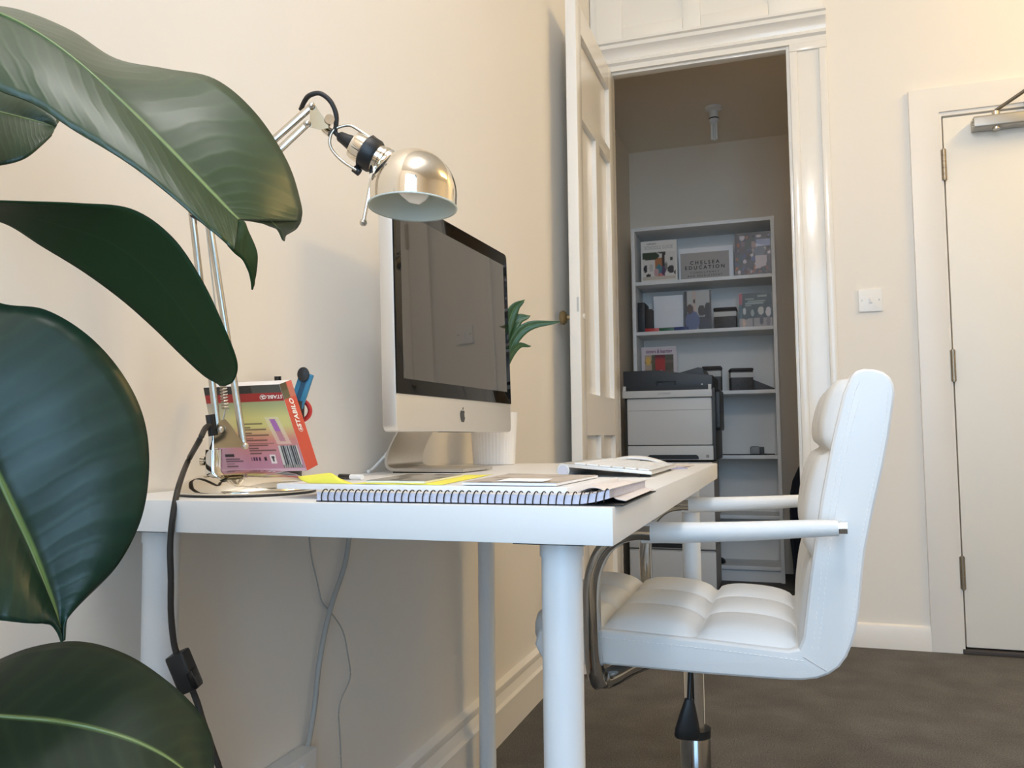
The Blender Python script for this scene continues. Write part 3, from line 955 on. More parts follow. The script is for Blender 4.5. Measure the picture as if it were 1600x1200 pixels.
# ================================================================== DESK LAMP
LD = 1.125
bc = on(2, H, 386, 777.5)
bc = bc + V((bc.x - CAM.x, bc.y - CAM.y, 0)).normalized() * 0.080
bc.z = H
print('LAMPBASE', bc, (bc - CAM).dot(F_))
lamp = thing('desk_lamp', 'nickel swing-arm desk lamp with a dome shade at the left desk end', 'lamp', bc)
lathe('base', [(0.0790, 0.0026), (0.0805, 0.0030), (0.0800, 0.0060), (0.0765, 0.0100), (0.068, 0.0165), (0.056, 0.0218), (0.040, 0.0255), (0.020, 0.0275), (0.0, 0.028)], M_NICKEL, lamp, M=Matrix.Translation(bc), n=64, caps=(False, False), smooth='all')
lathe('base_pad', [(0.0, 0.0003), (0.0800, 0.0003), (0.0808, 0.0016), (0.0796, 0.0030), (0.0, 0.0030)], M_BLACK, lamp, M=Matrix.Translation(bc), n=64, caps=(False, False))
LB = (bc - CAM).dot(F_)
RR = V((R_.x, R_.y, 0)).normalized()
post = bc + RR * (-0.040) + V((0, 0, 0.0))
PD = (post - CAM).dot(F_)


def LP(px, py, dd=0.0):
    return at(PD + dd, px, py)


pt0 = LP(334, 741); pt1 = LP(334, 702)
cyl('post_socket', V((pt0.x, pt0.y, H + 0.018)), pt1, 0.0098, M_CHROME, lamp, n=24)
cyl('clamp_screw', LP(333, 720), LP(316, 720), 0.0024, M_NICKEL, lamp, n=12)
cyl('clamp_knob', LP(321, 720), LP(314, 720), 0.0058, M_NICKEL, lamp, n=16)
cyl('post', pt1, LP(333, 668), 0.0058, M_CHROME, lamp, n=18)


def plate(name, pts, d0, d1, m_, parent, bev=0.0006):
    b_ = bmesh.new()
    lo_ = [b_.verts.new(at(PD + d0, *p)) for p in pts]; hi_ = [b_.verts.new(at(PD + d1, *p)) for p in pts]
    b_.faces.new(lo_[::-1]); b_.faces.new(hi_)
    n = len(pts)
    for i in range(n):
        b_.faces.new((lo_[i], lo_[(i + 1) % n], hi_[(i + 1) % n], hi_[i]))
    return fin(name, b_, m_, parent)


plate('joint_plate', [(334, 700), (336, 668), (344, 657), (352, 655), (361, 665), (381, 694), (383, 699)], -0.013, -0.0115, M_PLATE, lamp)
plate('joint_plate', [(334, 700), (336, 668), (344, 657), (352, 655), (361, 665), (381, 694), (383, 699)], 0.0115, 0.013, M_PLATE, lamp)


def bar(name, a, b, dd, wpx=0.0088, m_=M_ARM):
    A_, B_ = LP(*a, dd), LP(*b, dd)
    b_ = bmesh.new(); add_sweep(b_, [A_, (A_ + B_) / 2, B_], wpx / 2, wpx / 2, ref=F_, n=16, k=1, power=4)
    return fin(name, b_, m_, lamp, 30)


for dd in (-0.0085, 0.0085):
    bar('lower_arm_bar', (300, 333), (341, 676), dd, 0.0074)
    bar('lower_arm_bar', (326, 340), (381, 697), dd, 0.0074)
    bar('upper_arm_bar', (302, 330), (487, 166), dd, 0.0078)
    bar('upper_arm_bar', (322, 342), (480, 193), dd, 0.0078)
# springs between the lower bars
for dd in (-0.004, 0.004):
    A_, B_ = LP(352, 640, dd), LP(341, 520, dd)
    pts = []
    ax = (B_ - A_); Mx_ = frame_from(A_, ax)
    for k in range(26 * 6 + 1):
        a = 2 * PI * k / 6
        pts.append(Mx_ @ V((0.0042 * math.cos(a), 0.0042 * math.sin(a), ax.length * k / (26 * 6))))
    b_ = bmesh.new(); add_sweep(b_, pts, 0.0008, n=5, smooth=False)
    fin('spring', b_, M_SATIN, lamp)
    cyl('spring_hook', B_, LP(322, 352, dd), 0.0009, M_SATIN, lamp, n=8)
    cyl('spring_hook', LP(346, 668, dd), A_, 0.0009, M_SATIN, lamp, n=8)
for (px, py) in ((345, 671), (383, 697), (300, 331), (325, 341), (487, 165), (480, 193)):
    cyl('pivot_screw', LP(px, py, -0.0165), LP(px, py, 0.0165), 0.0030, M_CHROME, lamp, n=12)
    lathe('screw_head', [(0.0, 0.0032), (0.002, 0.003), (0.0036, 0.0018), (0.0042, 0.0)], M_SATIN, lamp, M=frame_from(LP(px, py, -0.0155), LP(px, py, -0.0185) - LP(px, py, -0.0155)), n=16, caps=(False, False), smooth='all')
for dd in (-0.0135, 0.0125):
    plate('elbow_plate', [(294, 326), (304, 322), (332, 336), (328, 349), (318, 350), (297, 338)], dd, dd + 0.001, M_BLACK, lamp)
    plate('head_plate', [(484, 160), (494, 166), (506, 186), (514, 189), (513, 200), (500, 203), (484, 199), (476, 194), (484, 188)], dd, dd + 0.0012, M_PLATE, lamp)
cyl('knuckle', LP(497, 187, -0.008), LP(497, 187, 0.008), 0.008, M_NICKEL, lamp, n=18)
sweep('knuckle_arm', [LP(497, 188), LP(504, 194), LP(510, 203), LP(516, 207)], 0.0055, M_NICKEL, lamp, n=12)
cyl('wing_screw', LP(515, 186, -0.018), LP(512, 193, 0.006), 0.0058, M_CHROME, lamp, n=16)
# yoke
yk = [(584, 219), (566, 207), (548, 196.5), (534, 197.5), (522, 203), (516, 214), (516, 228), (524, 241), (538, 254), (557, 266)]
sweep('yoke', [LP(px, py, -0.004 + 0.0 * i) for i, (px, py) in enumerate(yk)], 0.0018, M_ARM, lamp, n=8)
for (px, py) in ((584, 219), (557, 266)):
    cyl('yoke_lug', LP(px - 4, py - 3), LP(px + 5, py + 4), 0.0046, M_BLACK, lamp, n=12)
ax0, ax1 = LP(536, 216), LP(607, 258)
axd = (ax1 - ax0).normalized()


def axp(px):
    return ax0 + (ax1 - ax0) * ((px - 536) / 71.0)


lathe('cord_grip', [(0.0045, 0), (0.0062, 0.002), (0.0075, 0.010), (0.0105, 0.022), (0.0105, 0.028)], M_BLACK, lamp, M=frame_from(axp(529), axd), n=20)
lathe('socket', [(0.010, 0), (0.0155, 0.003), (0.0170, 0.008), (0.0170, 0.026)], M_NICKEL, lamp, M=frame_from(axp(549), axd), n=32)
lathe('collar', [(0.0175, 0), (0.0205, 0.002), (0.0205, 0.015), (0.0185, 0.018)], M_BLACK, lamp, M=frame_from(axp(568), axd), n=32)
lathe('neck', [(0.0172, 0), (0.0172, 0.009), (0.0182, 0.010), (0.0182, 0.013), (0.0166, 0.014), (0.0166, 0.032)], M_NICKEL, lamp, M=frame_from(axp(584), axd), n=32)
ring_c = axp(605)
cyl('neck_ring', ring_c - axd * 0.003, ring_c + axd * 0.003, 0.0185, M_CHROME, lamp, n=32)
sweep('clip_wire', [LP(612, 268), LP(612, 262), LP(610, 270), LP(608, 281)], 0.0008, M_SATIN, lamp, n=6)
# dome shade
sc_ = LP(645.5, 304)
sr = 68.5 * PD / FPX
tiltM = Matrix.Translation(sc_) @ Matrix.Rotation(math.radians(-3.0), 4, RR) @ Matrix.Rotation(math.radians(1.6), 4, V((F_.x, F_.y, 0)))
hz = sr * 1.03
outp = [(sr, -0.016)] + [(sr * math.cos(a), hz * math.sin(a)) for a in [PI / 2 * k / 20 for k in range(20)]] + [(0.0004, hz)]
inp = [(r_ * 0.972, z_ * 0.972 if z_ > 0 else z_ + 0.0002) for (r_, z_) in outp]
b_ = bmesh.new(); add_lathe(b_, outp, tiltM, 64, (False, True))
shade = fin('shade', b_, M_NICKEL, lamp, 'all')
b_ = bmesh.new(); add_lathe(b_, inp, tiltM, 64, (False, True)); add_lathe(b_, [(sr * 0.972, -0.0158), (sr, -0.016)], tiltM, 64, (False, False))
fin('shade_lining', b_, M_SHADEIN, shade, 40)
lathe('rim', [(sr - 0.0004, -0.0168), (sr + 0.0009, -0.0164), (sr + 0.0009, -0.0150), (sr - 0.0004, -0.0146)], mat('rim_edge', (0.62, 0.66, 0.60), 0.4), shade, M=tiltM, n=64, caps=(False, False))
bd = (LP(660, 302) - LP(625, 286)).normalized()
lathe('bulb', [(0.012, -0.02), (0.013, 0), (0.018, 0.014), (0.0205, 0.024), (0.018, 0.035), (0.010, 0.0405), (0.0, 0.042)], M_BULB, lamp, M=frame_from(LP(622, 279), bd), n=28, caps=(True, False), smooth='all')
# lever rod with a bead
cyl('lever_rod', LP(582, 272, -0.016), LP(568, 346, -0.016), 0.0024, M_CHROME, lamp, n=12)
lathe('lever_bead', [(0.0, -0.0042), (0.0036, -0.003), (0.0046, 0), (0.0036, 0.003), (0.0, 0.0042)], M_SATIN, lamp, M=frame_from(LP(567.5, 348, -0.016), LP(568, 346) - LP(582, 272)), n=16, caps=(False, False))
cyl('lever_boss', LP(582, 275, -0.022), LP(583, 262, -0.010), 0.0042, M_CHROME, lamp, n=12)
# flex at the lamp head and down the post
sweep('head_flex', [LP(470, 171, 0.01), LP(476, 158, 0.0), LP(484, 149, -0.006), LP(500, 146, -0.008), LP(516, 158, -0.008), LP(525, 178, -0.006), LP(525, 196, -0.004), LP(524, 207, -0.002), LP(533, 215)], 0.0030, M_FLEX, lamp, n=8)
cyl('flex_clip', LP(327, 648, -0.016), LP(332, 681, -0.016), 0.0046, M_BLACK, lamp, n=12)
fx = [at(PD - 0.016, 329, 664), at(PD - 0.03, 321, 669), at(PD - 0.05, 311, 689), at(1.0, 294, 720), at(0.90, 280, 757), at(0.872, 271, 800), at(0.870, 266, 850), at(0.870, 267, 905), at(0.870, 267, 955), at(0.870, 271, 1000), at(0.870, 276, 1022)]
sweep('power_flex', fx, 0.0033, M_FLEX, lamp, n=10)
s0, s1 = at(0.870, 276, 1020), at(0.870, 300, 1078)
Ms = frame_from(s0, s1 - s0, F_)
sw = prism('flex_switch', rrect(-0.010, 0.010, -0.0105, 0.0105, 0.003), 0, (s1 - s0).length, M_BLACK, lamp, M=Ms, bev=0.003)
q0, q1 = at(0.858, 297, 1049), at(0.858, 303, 1070)
prism('switch_rocker', rrect(-0.006, 0.006, -0.004, 0.004, 0.001), 0, 0.02, M_BLACKG, sw, M=frame_from(at(0.866, 297, 1046), s1 - s0, F_), bev=0.0015)
sweep('power_flex', [at(0.870, 299, 1074), at(0.870, 309, 1100), at(0.868, 318, 1130), at(0.867, 332, 1170), at(0.867, 345, 1210), at(0.89, 350, 1260), at(0.93, 330, 1320), V((0.12, 0.12, 0.02)), V((0.03, 0.30, 0.006))], 0.0033, M_FLEX, lamp, n=10)

# ================================================================== HIGHLIGHTER BOX (upside down, leaning on the lamp base)
fb = [at(1.035, 343, 738.0), at(1.035, 479.5, 735.5), at(1.072, 436, 600.5), at(1.072, 318, 606)]   # BL, BR, TR, TL of the front face
side = at(1.058, 496.5, 726.5) - fb[1]
side2 = at(1.095, 454.5, 593.5) - fb[2]
bk = [fb[0] + side, fb[1] + side, fb[2] + side2, fb[3] + side2]
hb = thing('highlighter_box', 'red and pastel box of highlighter pens standing upside down on lamp base', 'box', ((fb[0].x + fb[1].x) / 2, (fb[0].y + fb[1].y) / 2 + 0.01, fb[0].z))
b_ = bmesh.new(); A = [b_.verts.new(p) for p in fb]; B = [b_.verts.new(p) for p in bk]
for f in ((0, 1, 2, 3),):
    b_.faces.new([A[i] for i in f]); b_.faces.new([B[i] for i in f][::-1])
for i in range(4):
    b_.faces.new((A[i], A[(i + 1) % 4], B[(i + 1) % 4], B[i]))
fin('carton', b_, M_PAPER, hb)
fn_ = (fb[1] - fb[0]).cross(fb[3] - fb[0]).normalized()
if fn_.dot(CAM - fb[0]) < 0:
    fn_ = -fn_


def mixc(a, b, k):
    k = max(0, min(1, k)); return tuple(a[i] * (1 - k) + b[i] * k for i in range(3))


rndb = random.Random(5)
lines = [(0.40, 0.60 - 0.047 * i + 0.008 * rndb.random(), 0.08 + 0.18 * rndb.random()) for i in range(0, 11)]
lines = [(0.34, 0.575, .06), (0.36, 0.545, .28), (0.36, .505, .12), (0.37, .478, .30), (.38, .44, .10), (.38, .415, .30), (.38, .375, .10), (.38, .352, .27), (.38, .318, .34), (.38, .295, .26), (.40, .262, .12), (.40, .238, .32), (.40, .205, .14)]


def box_front(u, v):
    if v > 0.905:
        return (70, 72, 66) if u > 0.62 else (36, 35, 32)
    if v > 0.805:
        return (150, 38, 34)
    c = mixc((176, 128, 150), (196, 130, 118), (v - 0.10) / 0.30)
    if v > 0.36:
        c = mixc((196, 130, 118), (200, 196, 128), (v - 0.36) / 0.16)
    if v > 0.62:
        c = mixc((200, 196, 128), (148, 158, 118), (v - 0.62) / 0.18)
    if u < 0.35:
        c = mixc(c, (190, 158, 180), (0.35 - u) / 0.35 * (1 if v < .4 else .45))
    # bar code
    if 0.755 < u < 0.975 and 0.035 < v < 0.285:
        uu = (u - 0.755) / 0.22
        if v < 0.075:
            return (150, 152, 150) if int(uu * 26) % 3 else (60, 60, 64)
        if uu < 0.10 or uu > 0.94:
            return (196, 198, 196)
        return (46, 48, 54) if (int(uu * 23) * 7) % 5 < 3 else (172, 176, 178)
    # pen picture
    x = u - 0.80 - (0.48 - v) * 0.22
    if abs(x) < 0.085 and 0.30 < v < 0.62:
        if abs(x) < 0.035 and 0.34 < v < 0.60:
            return (160, 104, 168) if v > 0.45 else (178, 128, 140)
        c = mixc(c, (214, 208, 190), 0.55)
    for (lx, lv, ll) in lines:
        if lx < u < lx + ll and abs(v - lv) < 0.007:
            return mixc(c, (56, 44, 40), 0.62)
    if 0.10 < u < 0.21 and 0.172 < v < 0.205:
        return (40, 34, 40)
    for lv, ll in ((0.145, .17), (0.122, .20), (0.092, .10), (0.062, .13)):
        if 0.10 < u < 0.10 + ll and abs(v - lv) < 0.006:
            return mixc(c, (70, 50, 66), 0.7)
    if 0.40 < u < 0.52 and 0.118 < v < 0.165 and int(u * 90) % 3 != 1:
        return (70, 40, 74)
    if 0.555 < u < 0.585 and 0.12 < v < 0.16:
        return (54, 36, 50)
    if 0.625 < u < 0.69 and 0.085 < v < 0.19:
        if 0.64 < u < 0.675 and 0.10 < v < 0.175:
            return (54, 50, 52) if abs(u - 0.657) < 0.016 * (v - 0.10) / 0.075 + 0.004 else (222, 214, 216)
        return (222, 214, 216)
    if v < 0.03:
        return (200, 170, 188)
    return c


front = print_panel('front_print', fb[0], fb[1], fb[3], fb[2], box_front, 140, 120, hb, fn_ * 0.0004)
sn = side.cross(fb[2] - fb[1]).normalized()
if sn.dot(CAM - fb[1]) < 0:
    sn = -sn


def box_side(u, v):
    if v > 0.93 and u > 0.52:
        return (196, 84, 78)
    if v > 0.80:
        if u < 0.55:
            return (32, 30, 28) if v > 0.90 else (58, 62, 54)
        return (176, 92, 84)
    return (186, 48, 42)


print_panel('side_print', fb[1], bk[1], fb[2], bk[2], box_side, 12, 40, hb, sn * 0.0004)


def plane_M(o, xd, yd, scale=1.0):
    x = xd.normalized(); z = x.cross(yd).normalized(); y = z.cross(x)
    return Matrix(((x.x, y.x, z.x, o.x), (x.y, y.y, z.y, o.y), (x.z, y.z, z.z, o.z), (0, 0, 0, 1)))


def facep(u, v, lift=0.0009):
    return (fb[0] * (1 - u) + fb[1] * u) * (1 - v) + (fb[3] * (1 - u) + fb[2] * u) * v + fn_ * lift


def sidep(u, v, lift=0.0009):
    return (fb[1] * (1 - u) + bk[1] * u) * (1 - v) + (fb[2] * (1 - u) + bk[2] * u) * v + sn * lift


# name band on the front reads upside down; on the side it reads upwards
text('STABILO', 0.0068, plane_M(facep(0.865, 0.855), facep(0, 0.85) - facep(1, 0.85), facep(0.5, 0) - facep(0.5, 1)), M_TEXTW, front, bold=0.0001)
up_d = sidep(0.5, 1) - sidep(0.5, 0)
text('STABILO', 0.0105, plane_M(sidep(0.50, 0.635), up_d, sidep(0, 0.5) - sidep(1, 0.5)), M_TEXTW, hb, bold=0.0003, spacing=1.05)


def swan(M, s):
    b_ = bmesh.new()
    add_lathe(b_, [(s, 0), (s, 0.0002), (s * 0.86, 0.0002), (s * 0.86, 0)], M, 28, (False, False))
    add_prism(b_, [(-0.55 * s, -0.25 * s), (-0.2 * s, -0.5 * s), (0.3 * s, -0.45 * s), (0.6 * s, -0.1 * s), (0.5 * s, 0.1 * s), (0.1 * s, -0.1 * s), (0.0, 0.1 * s), (0.15 * s, 0.4 * s), (0.05 * s, 0.6 * s), (-0.2 * s, 0.55 * s), (-0.35 * s, 0.35 * s), (-0.12 * s, 0.42 * s), (-0.2 * s, 0.1 * s)], 0, 0.0002, M)
    return fin('swan_mark', b_, M_TEXTW, hb)


swan(plane_M(sidep(0.50, 0.445), up_d, sidep(0, 0.5) - sidep(1, 0.5)), 0.0042)
swan(plane_M(facep(0.735, 0.855), facep(0, 0.85) - facep(1, 0.85), facep(0.5, 0) - facep(0.5, 1)), 0.0034)

# pen cup behind the box and what stands in it
cup_c = on(2, H, 424, 752); cup_c = V((0.075, 0.365, H))
cup_d = (cup_c - CAM).dot(F_)
pc_ = at(cup_d, 432, 700)
cup_c = V((pc_.x, pc_.y, H))
cup = thing('pen_cup', 'black mesh pen cup hidden behind the highlighter box', 'pen cup', cup_c)
lathe('cup_wall', [(0.0, 0.001), (0.037, 0.001), (0.041, 0.118), (0.0415, 0.121), (0.0395, 0.121), (0.036, 0.003)], M_BLACK, cup, M=Matrix.Translation(cup_c), n=36, caps=(False, False))
CD = cup_d
kn = thing('craft_knife', 'blue plastic craft knife with a round black knob in pen cup', 'knife', (cup_c.x + 0.01, cup_c.y, H + 0.004))
ka, kb_ = at(CD + 0.0, 455, 660), at(CD + 0.0, 480, 583)
kdir = (kb_ - ka).normalized()
klo = ka + kdir * -0.055
b_ = bmesh.new(); Mk = frame_from(klo, kdir, F_)
add_prism(b_, rrect(-0.004, 0.004, -0.0105, 0.0105, 0.002), 0, (kb_ - klo).length, Mk, bev=0.0015)
fin('handle', b_, M_BLUE, kn)
prism('rail_strip', rrect(-0.0048, -0.0036, -0.0035, 0.0035, 0.0003), 0.02, (kb_ - klo).length - 0.004, mat('dark_blue_plastic', (0.015, 0.09, 0.18), 0.3), kn, M=Mk)
kk = at(CD - 0.006, 474, 585)
lathe('slider_knob', [(0.0, -0.004), (0.0085, -0.003), (0.009, 0), (0.0085, 0.003), (0.0, 0.004)], M_BLACK, kn, M=frame_from(kk, at(CD - 0.02, 470, 583) - kk) @ Matrix.Scale(1.25, 4, V((0, 1, 0))), n=24, caps=(False, False))
sz = thing('scissors', 'scissors with red looped handles standing in the pen cup', 'scissors', (cup_c.x + 0.012, cup_c.y + 0.004, H + 0.004))
lp = [(466, 628), (474, 627), (481, 632), (484.5, 641), (482, 650), (475, 656), (466, 658), (462, 650), (462, 636), (466, 628)]
sweep('handle_loop', [at(CD + 0.016, px, py) for px, py in lp], 0.0036, M_RED, sz, n=10)
lp2 = [(px - 26, py + 4) for px, py in lp]
sweep('handle_loop', [at(CD + 0.022, px, py) for px, py in lp2], 0.0036, M_RED, sz, n=10)
bl_a = at(CD + 0.018, 461, 655)
sweep('blade', [bl_a, V((cup_c.x + 0.012, cup_c.y + 0.01, H + 0.05)), V((cup_c.x + 0.004, cup_c.y + 0.006, H + 0.006))], 0.0045, M_CHROME, sz, b=0.0008, n=8, power=5)
pn = thing('felt_pen', 'black felt pen with only its tip showing above the box', 'pen', (cup_c.x - 0.006, cup_c.y, H + 0.004))
pt = at(CD, 434, 588)
pb_ = V((cup_c.x + 0.004, cup_c.y + 0.008, H + 0.006))
cyl('barrel', pb_, pt + (pb_ - pt).normalized() * 0.02, 0.0042, M_BLACK, pn)
cyl('cap', pt + (pb_ - pt).normalized() * 0.022, pt, 0.0052, M_BLACKG, pn)

# ================================================================== SMALL POTTED PLANT BEHIND THE MONITOR
pcx = at(1.955, 772, 690); PC = V((pcx.x, pcx.y, H))
print('POT', PC)
sp_ = thing('potted_plant', 'small green plant in a white ribbed pot behind the computer', 'plant', PC)
lathe('pot', [(0.0, 0.0008), (0.049, 0.0008), (0.0495, 0.003), (0.0565, 0.120), (0.0575, 0.123), (0.0545, 0.123), (0.0525, 0.100)], M_POT, sp_, M=Matrix.Translation(PC), n=160, caps=(False, False), ribs=(40, 0.010), smooth=60)
lathe('soil', [(0.0, 0.104), (0.0535, 0.104)], M_SOIL, sp_, M=Matrix.Translation(PC), n=32, caps=(False, False))
M_LEAFS = leaf_mat('small_leaf', rgb(36, 66, 34), rgb(78, 112, 62), rgb(96, 130, 84), 0.38, 10, 0.2, 0.03)


def small_leaf(base, mid, tip, width, twist=0.0, name='leaf'):
    P = catmull([base, mid, tip], 8); n = len(P); me = bpy.data.meshes.new(name); vs = []; uv = []
    for i, p in enumerate(P):
        u = i / (n - 1)
        t = (P[min(i + 1, n - 1)] - P[max(i - 1, 0)]).normalized()
        s = t.cross(CAM - p).normalized()
        s = (Matrix.Rotation(twist, 3, t) @ s)
        wd = width * (math.sin(PI * min(1, u * 0.97 + 0.03)) ** 0.85) * (1 + 0.08 * math.sin(14 * u))
        nrm = s.cross(t)
        for k in (-1, -0.5, 0, 0.5, 1):
            vs.append(p + s * wd * k + nrm * (0.25 * wd * (abs(k) ** 1.5))); uv.append((0.5 + k / 2, u))
    fs = [(i * 5 + k, i * 5 + k + 1, (i + 1) * 5 + k + 1, (i + 1) * 5 + k) for i in range(n - 1) for k in range(4)]
    me.from_pydata(vs, [], fs); ul = me.uv_layers.new(name='UVMap')
    for lp_ in me.loops:
        ul.data[lp_.index].uv = uv[lp_.vertex_index]
    o = link(name, me, M_LEAFS, sp_, 'all')
    md = o.modifiers.new('thick', 'SOLIDIFY'); md.thickness = 0.0012
    return o


SD = (PC - CAM).dot(F_)
crown = PC + V((0.0, 0.0, 0.16))
cyl('stem', PC + V((0, 0, 0.10)), crown, 0.006, M_STEM, sp_)
for (m_, tp, wdt, tw, dd) in (((797, 497), (820, 468), 0.013, 0.2, 0.0), ((800, 512), (829, 493), 0.015, -0.2, 0.01), ((812, 520), (876, 502), 0.0115, 0.1, 0.0), ((804, 546), (830, 541), 0.0075, 0.3, -0.02), ((792, 538), (804, 528), 0.006, 0.1, 0.02),
                              ((752, 520), (722, 486), 0.014, 0.2, 0.0), ((760, 505), (738, 462), 0.014, 0.3, 0.02), ((785, 500), (778, 452), 0.014, 0.1, 0.0), ((750, 548), (722, 545), 0.010, 0.2, 0.0)):
    small_leaf(crown, at(SD + dd, *m_), at(SD + dd * 1.5, *tp), wdt, tw)

# ================================================================== OFFICE CHAIR
CY0, CY1 = 0.615, 1.060
ch = thing('office_chair', 'white quilted leather office chair with padded arms and chrome arm frames', 'chair', (0.575, 0.84, 0))
inner = [(0.338, 0.452), (0.345, 0.476), (0.362, 0.4865), (0.45, 0.484), (0.62, 0.477), (0.742, 0.470), (0.757, 0.474), (0.764, 0.49), (0.777, 0.583), (0.797, 0.700), (0.816, 0.790), (0.834, 0.860), (0.846, 0.886), (0.858, 0.8945)]
outer = [(0.895, 0.889), (0.906, 0.866), (0.896, 0.796), (0.874, 0.700), (0.857, 0.624), (0.846, 0.538), (0.833, 0.481), (0.820, 0.455), (0.802, 0.437), (0.780, 0.429), (0.745, 0.425), (0.615, 0.424), (0.452, 0.427), (0.375, 0.420), (0.350, 0.428)]
My = Matrix(((1, 0, 0, 0), (0, 0, 1, 0), (0, 1, 0, 0), (0, 0, 0, 1)))
shell_poly = [(p.x, p.y) for p in catmull([V((x, z, 0)) for x, z in inner[3:][::-1]][::-1], 4)]
top_ = [(0.846, 0.886), (0.853, 0.8935), (0.864, 0.8965), (0.878, 0.8955), (0.891, 0.891), (0.900, 0.883), (0.905, 0.872), (0.906, 0.858)]
bot_ = [(0.846, 0.538), (0.840, 0.505), (0.834, 0.485), (0.826, 0.466), (0.815, 0.450), (0.800, 0.438), (0.782, 0.430), (0.760, 0.426), (0.730, 0.4245)]
outer = top_ + [(0.903, 0.838), (0.896, 0.796), (0.886, 0.748), (0.874, 0.700), (0.865, 0.660), (0.857, 0.624), (0.851, 0.580)] + bot_ + [(0.615, 0.424), (0.452, 0.427), (0.375, 0.420), (0.352, 0.426)]
poly = inner[:-2] + outer
prism('shell', poly, CY0, CY1, M_LEATHER, ch, M=My, bev=0.009, seg=3)
# quilted upholstery following the inner profile
ip = [V((x, 0, z)) for x, z in inner[2:]]


def quilt(name, pts, sl, rows, h, y0, y1, flip=False):
    P = catmull(pts, 10)
    acc = [0]
    for a, b in zip(P, P[1:]):
        acc.append(acc[-1] + (b - a).length)
    tot = acc[-1]

    def samp(s):
        s = max(0, min(tot, s))
        for i in range(len(acc) - 1):
            if acc[i + 1] >= s:
                k = (s - acc[i]) / max(1e-9, acc[i + 1] - acc[i]); p = P[i].lerp(P[i + 1], k)
                t = (P[i + 1] - P[i]).normalized(); return p, V((-t.z, 0, t.x))
    b_ = bmesh.new(); g = []
    per = 14
    S = []
    for (a, b) in zip(sl, sl[1:]):
        for k in range(per):
            S.append((a + (b - a) * k / per, k / per))
    S.append((sl[-1], 1.0))
    Y = []
    for r_ in range(rows):
        for k in range(per):
            Y.append((y0 + (y1 - y0) * (r_ + k / per) / rows, k / per))
    Y.append((y1, 1.0))
    for s, a in S:
        p, nr = samp(s * tot); row = []
        for y, b in Y:
            e = ((1 - abs(2 * a - 1) ** 2.6) * (1 - abs(2 * b - 1) ** 2.6))
            hh = h * (0.42 if (name == 'back_cushion' and s < sl[1]) else 1.0) * max(0, e) ** 0.46
            row.append(b_.verts.new(V((p.x, y, p.z)) + nr * (hh - 0.0005)))
        g.append(row)
    for i in range(len(g) - 1):
        for j in range(len(Y) - 1):
            b_.faces.new((g[i][j], g[i + 1][j], g[i + 1][j + 1], g[i][j + 1]))
    return fin(name, b_, M_LEATHER, ch, 'all')


seat_pts = [V((x, 0, z)) for x, z in [(0.341, 0.455), (0.347, 0.475), (0.364, 0.4865), (0.45, 0.4842), (0.62, 0.4772), (0.742, 0.4706), (0.762, 0.471)]]
quilt('seat_cushion', seat_pts, [0, 0.30, 0.645, 0.99], 3, 0.028, CY0 + 0.012, CY1 - 0.012)
back_pts = [V((x, 0, z)) for x, z in [(0.7595, 0.474), (0.766, 0.50), (0.778, 0.583), (0.798, 0.700), (0.817, 0.790), (0.835, 0.860), (0.846, 0.884)]]
quilt('back_cushion', back_pts, [0, 0.33, 0.725, 1.0], 3, 0.025, CY0 + 0.012, CY1 - 0.012)


def stitches(name, path, step=0.0075, ln_=0.0045):
    P = catmull(path, 12); b_ = bmesh.new(); acc = 0
    last = None
    for a, b in zip(P, P[1:]):
        L_ = (b - a).length; t = (b - a).normalized(); s = 0
        while acc + s < step * 1e6 and s < L_:
            nxt = math.ceil((acc + s + 1e-9) / step) * step - acc
            if nxt > L_:
                break
            p = a + t * nxt
            add_sweep(b_, [p - t * ln_ / 2, p, p + t * ln_ / 2], 0.0007, n=5, k=1)
            s = nxt + 1e-6
        acc += L_
    return fin(name, b_, M_STITCH, ch)


ys_ = CY0 - 0.0004
for yy in (CY0 - 0.0003, CY1 + 0.0003):
    stitches('stitching', [V((0.372, yy, 0.473)), V((0.45, yy, 0.4712)), V((0.62, yy, 0.4645)), V((0.735, yy, 0.458)), V((0.764, yy, 0.456))])
    stitches('stitching', [V((0.776, yy, 0.470)), V((0.784, yy, 0.52)), V((0.792, yy, 0.583)), V((0.812, yy, 0.700)), V((0.831, yy, 0.790)), V((0.848, yy, 0.855)), V((0.858, yy, 0.880))])
    stitches('stitching', [V((0.784, yy, 0.470)), V((0.792, yy, 0.52)), V((0.800, yy, 0.583)), V((0.820, yy, 0.700)), V((0.839, yy, 0.790)), V((0.856, yy, 0.852))])
    stitches('stitching', [V((0.826, yy, 0.486)), V((0.838, yy, 0.540)), V((0.848, yy, 0.624)), V((0.865, yy, 0.700)), V((0.887, yy, 0.796)), V((0.896, yy, 0.862))])
    sweep('seam', [V((0.764, yy + 0.0004, 0.462)), V((0.785, yy + 0.0004, 0.450)), V((0.796, yy + 0.0004, 0.444))], 0.0011, mat('seam_shadow', (0.62, 0.61, 0.60), 0.6), ch, n=6)


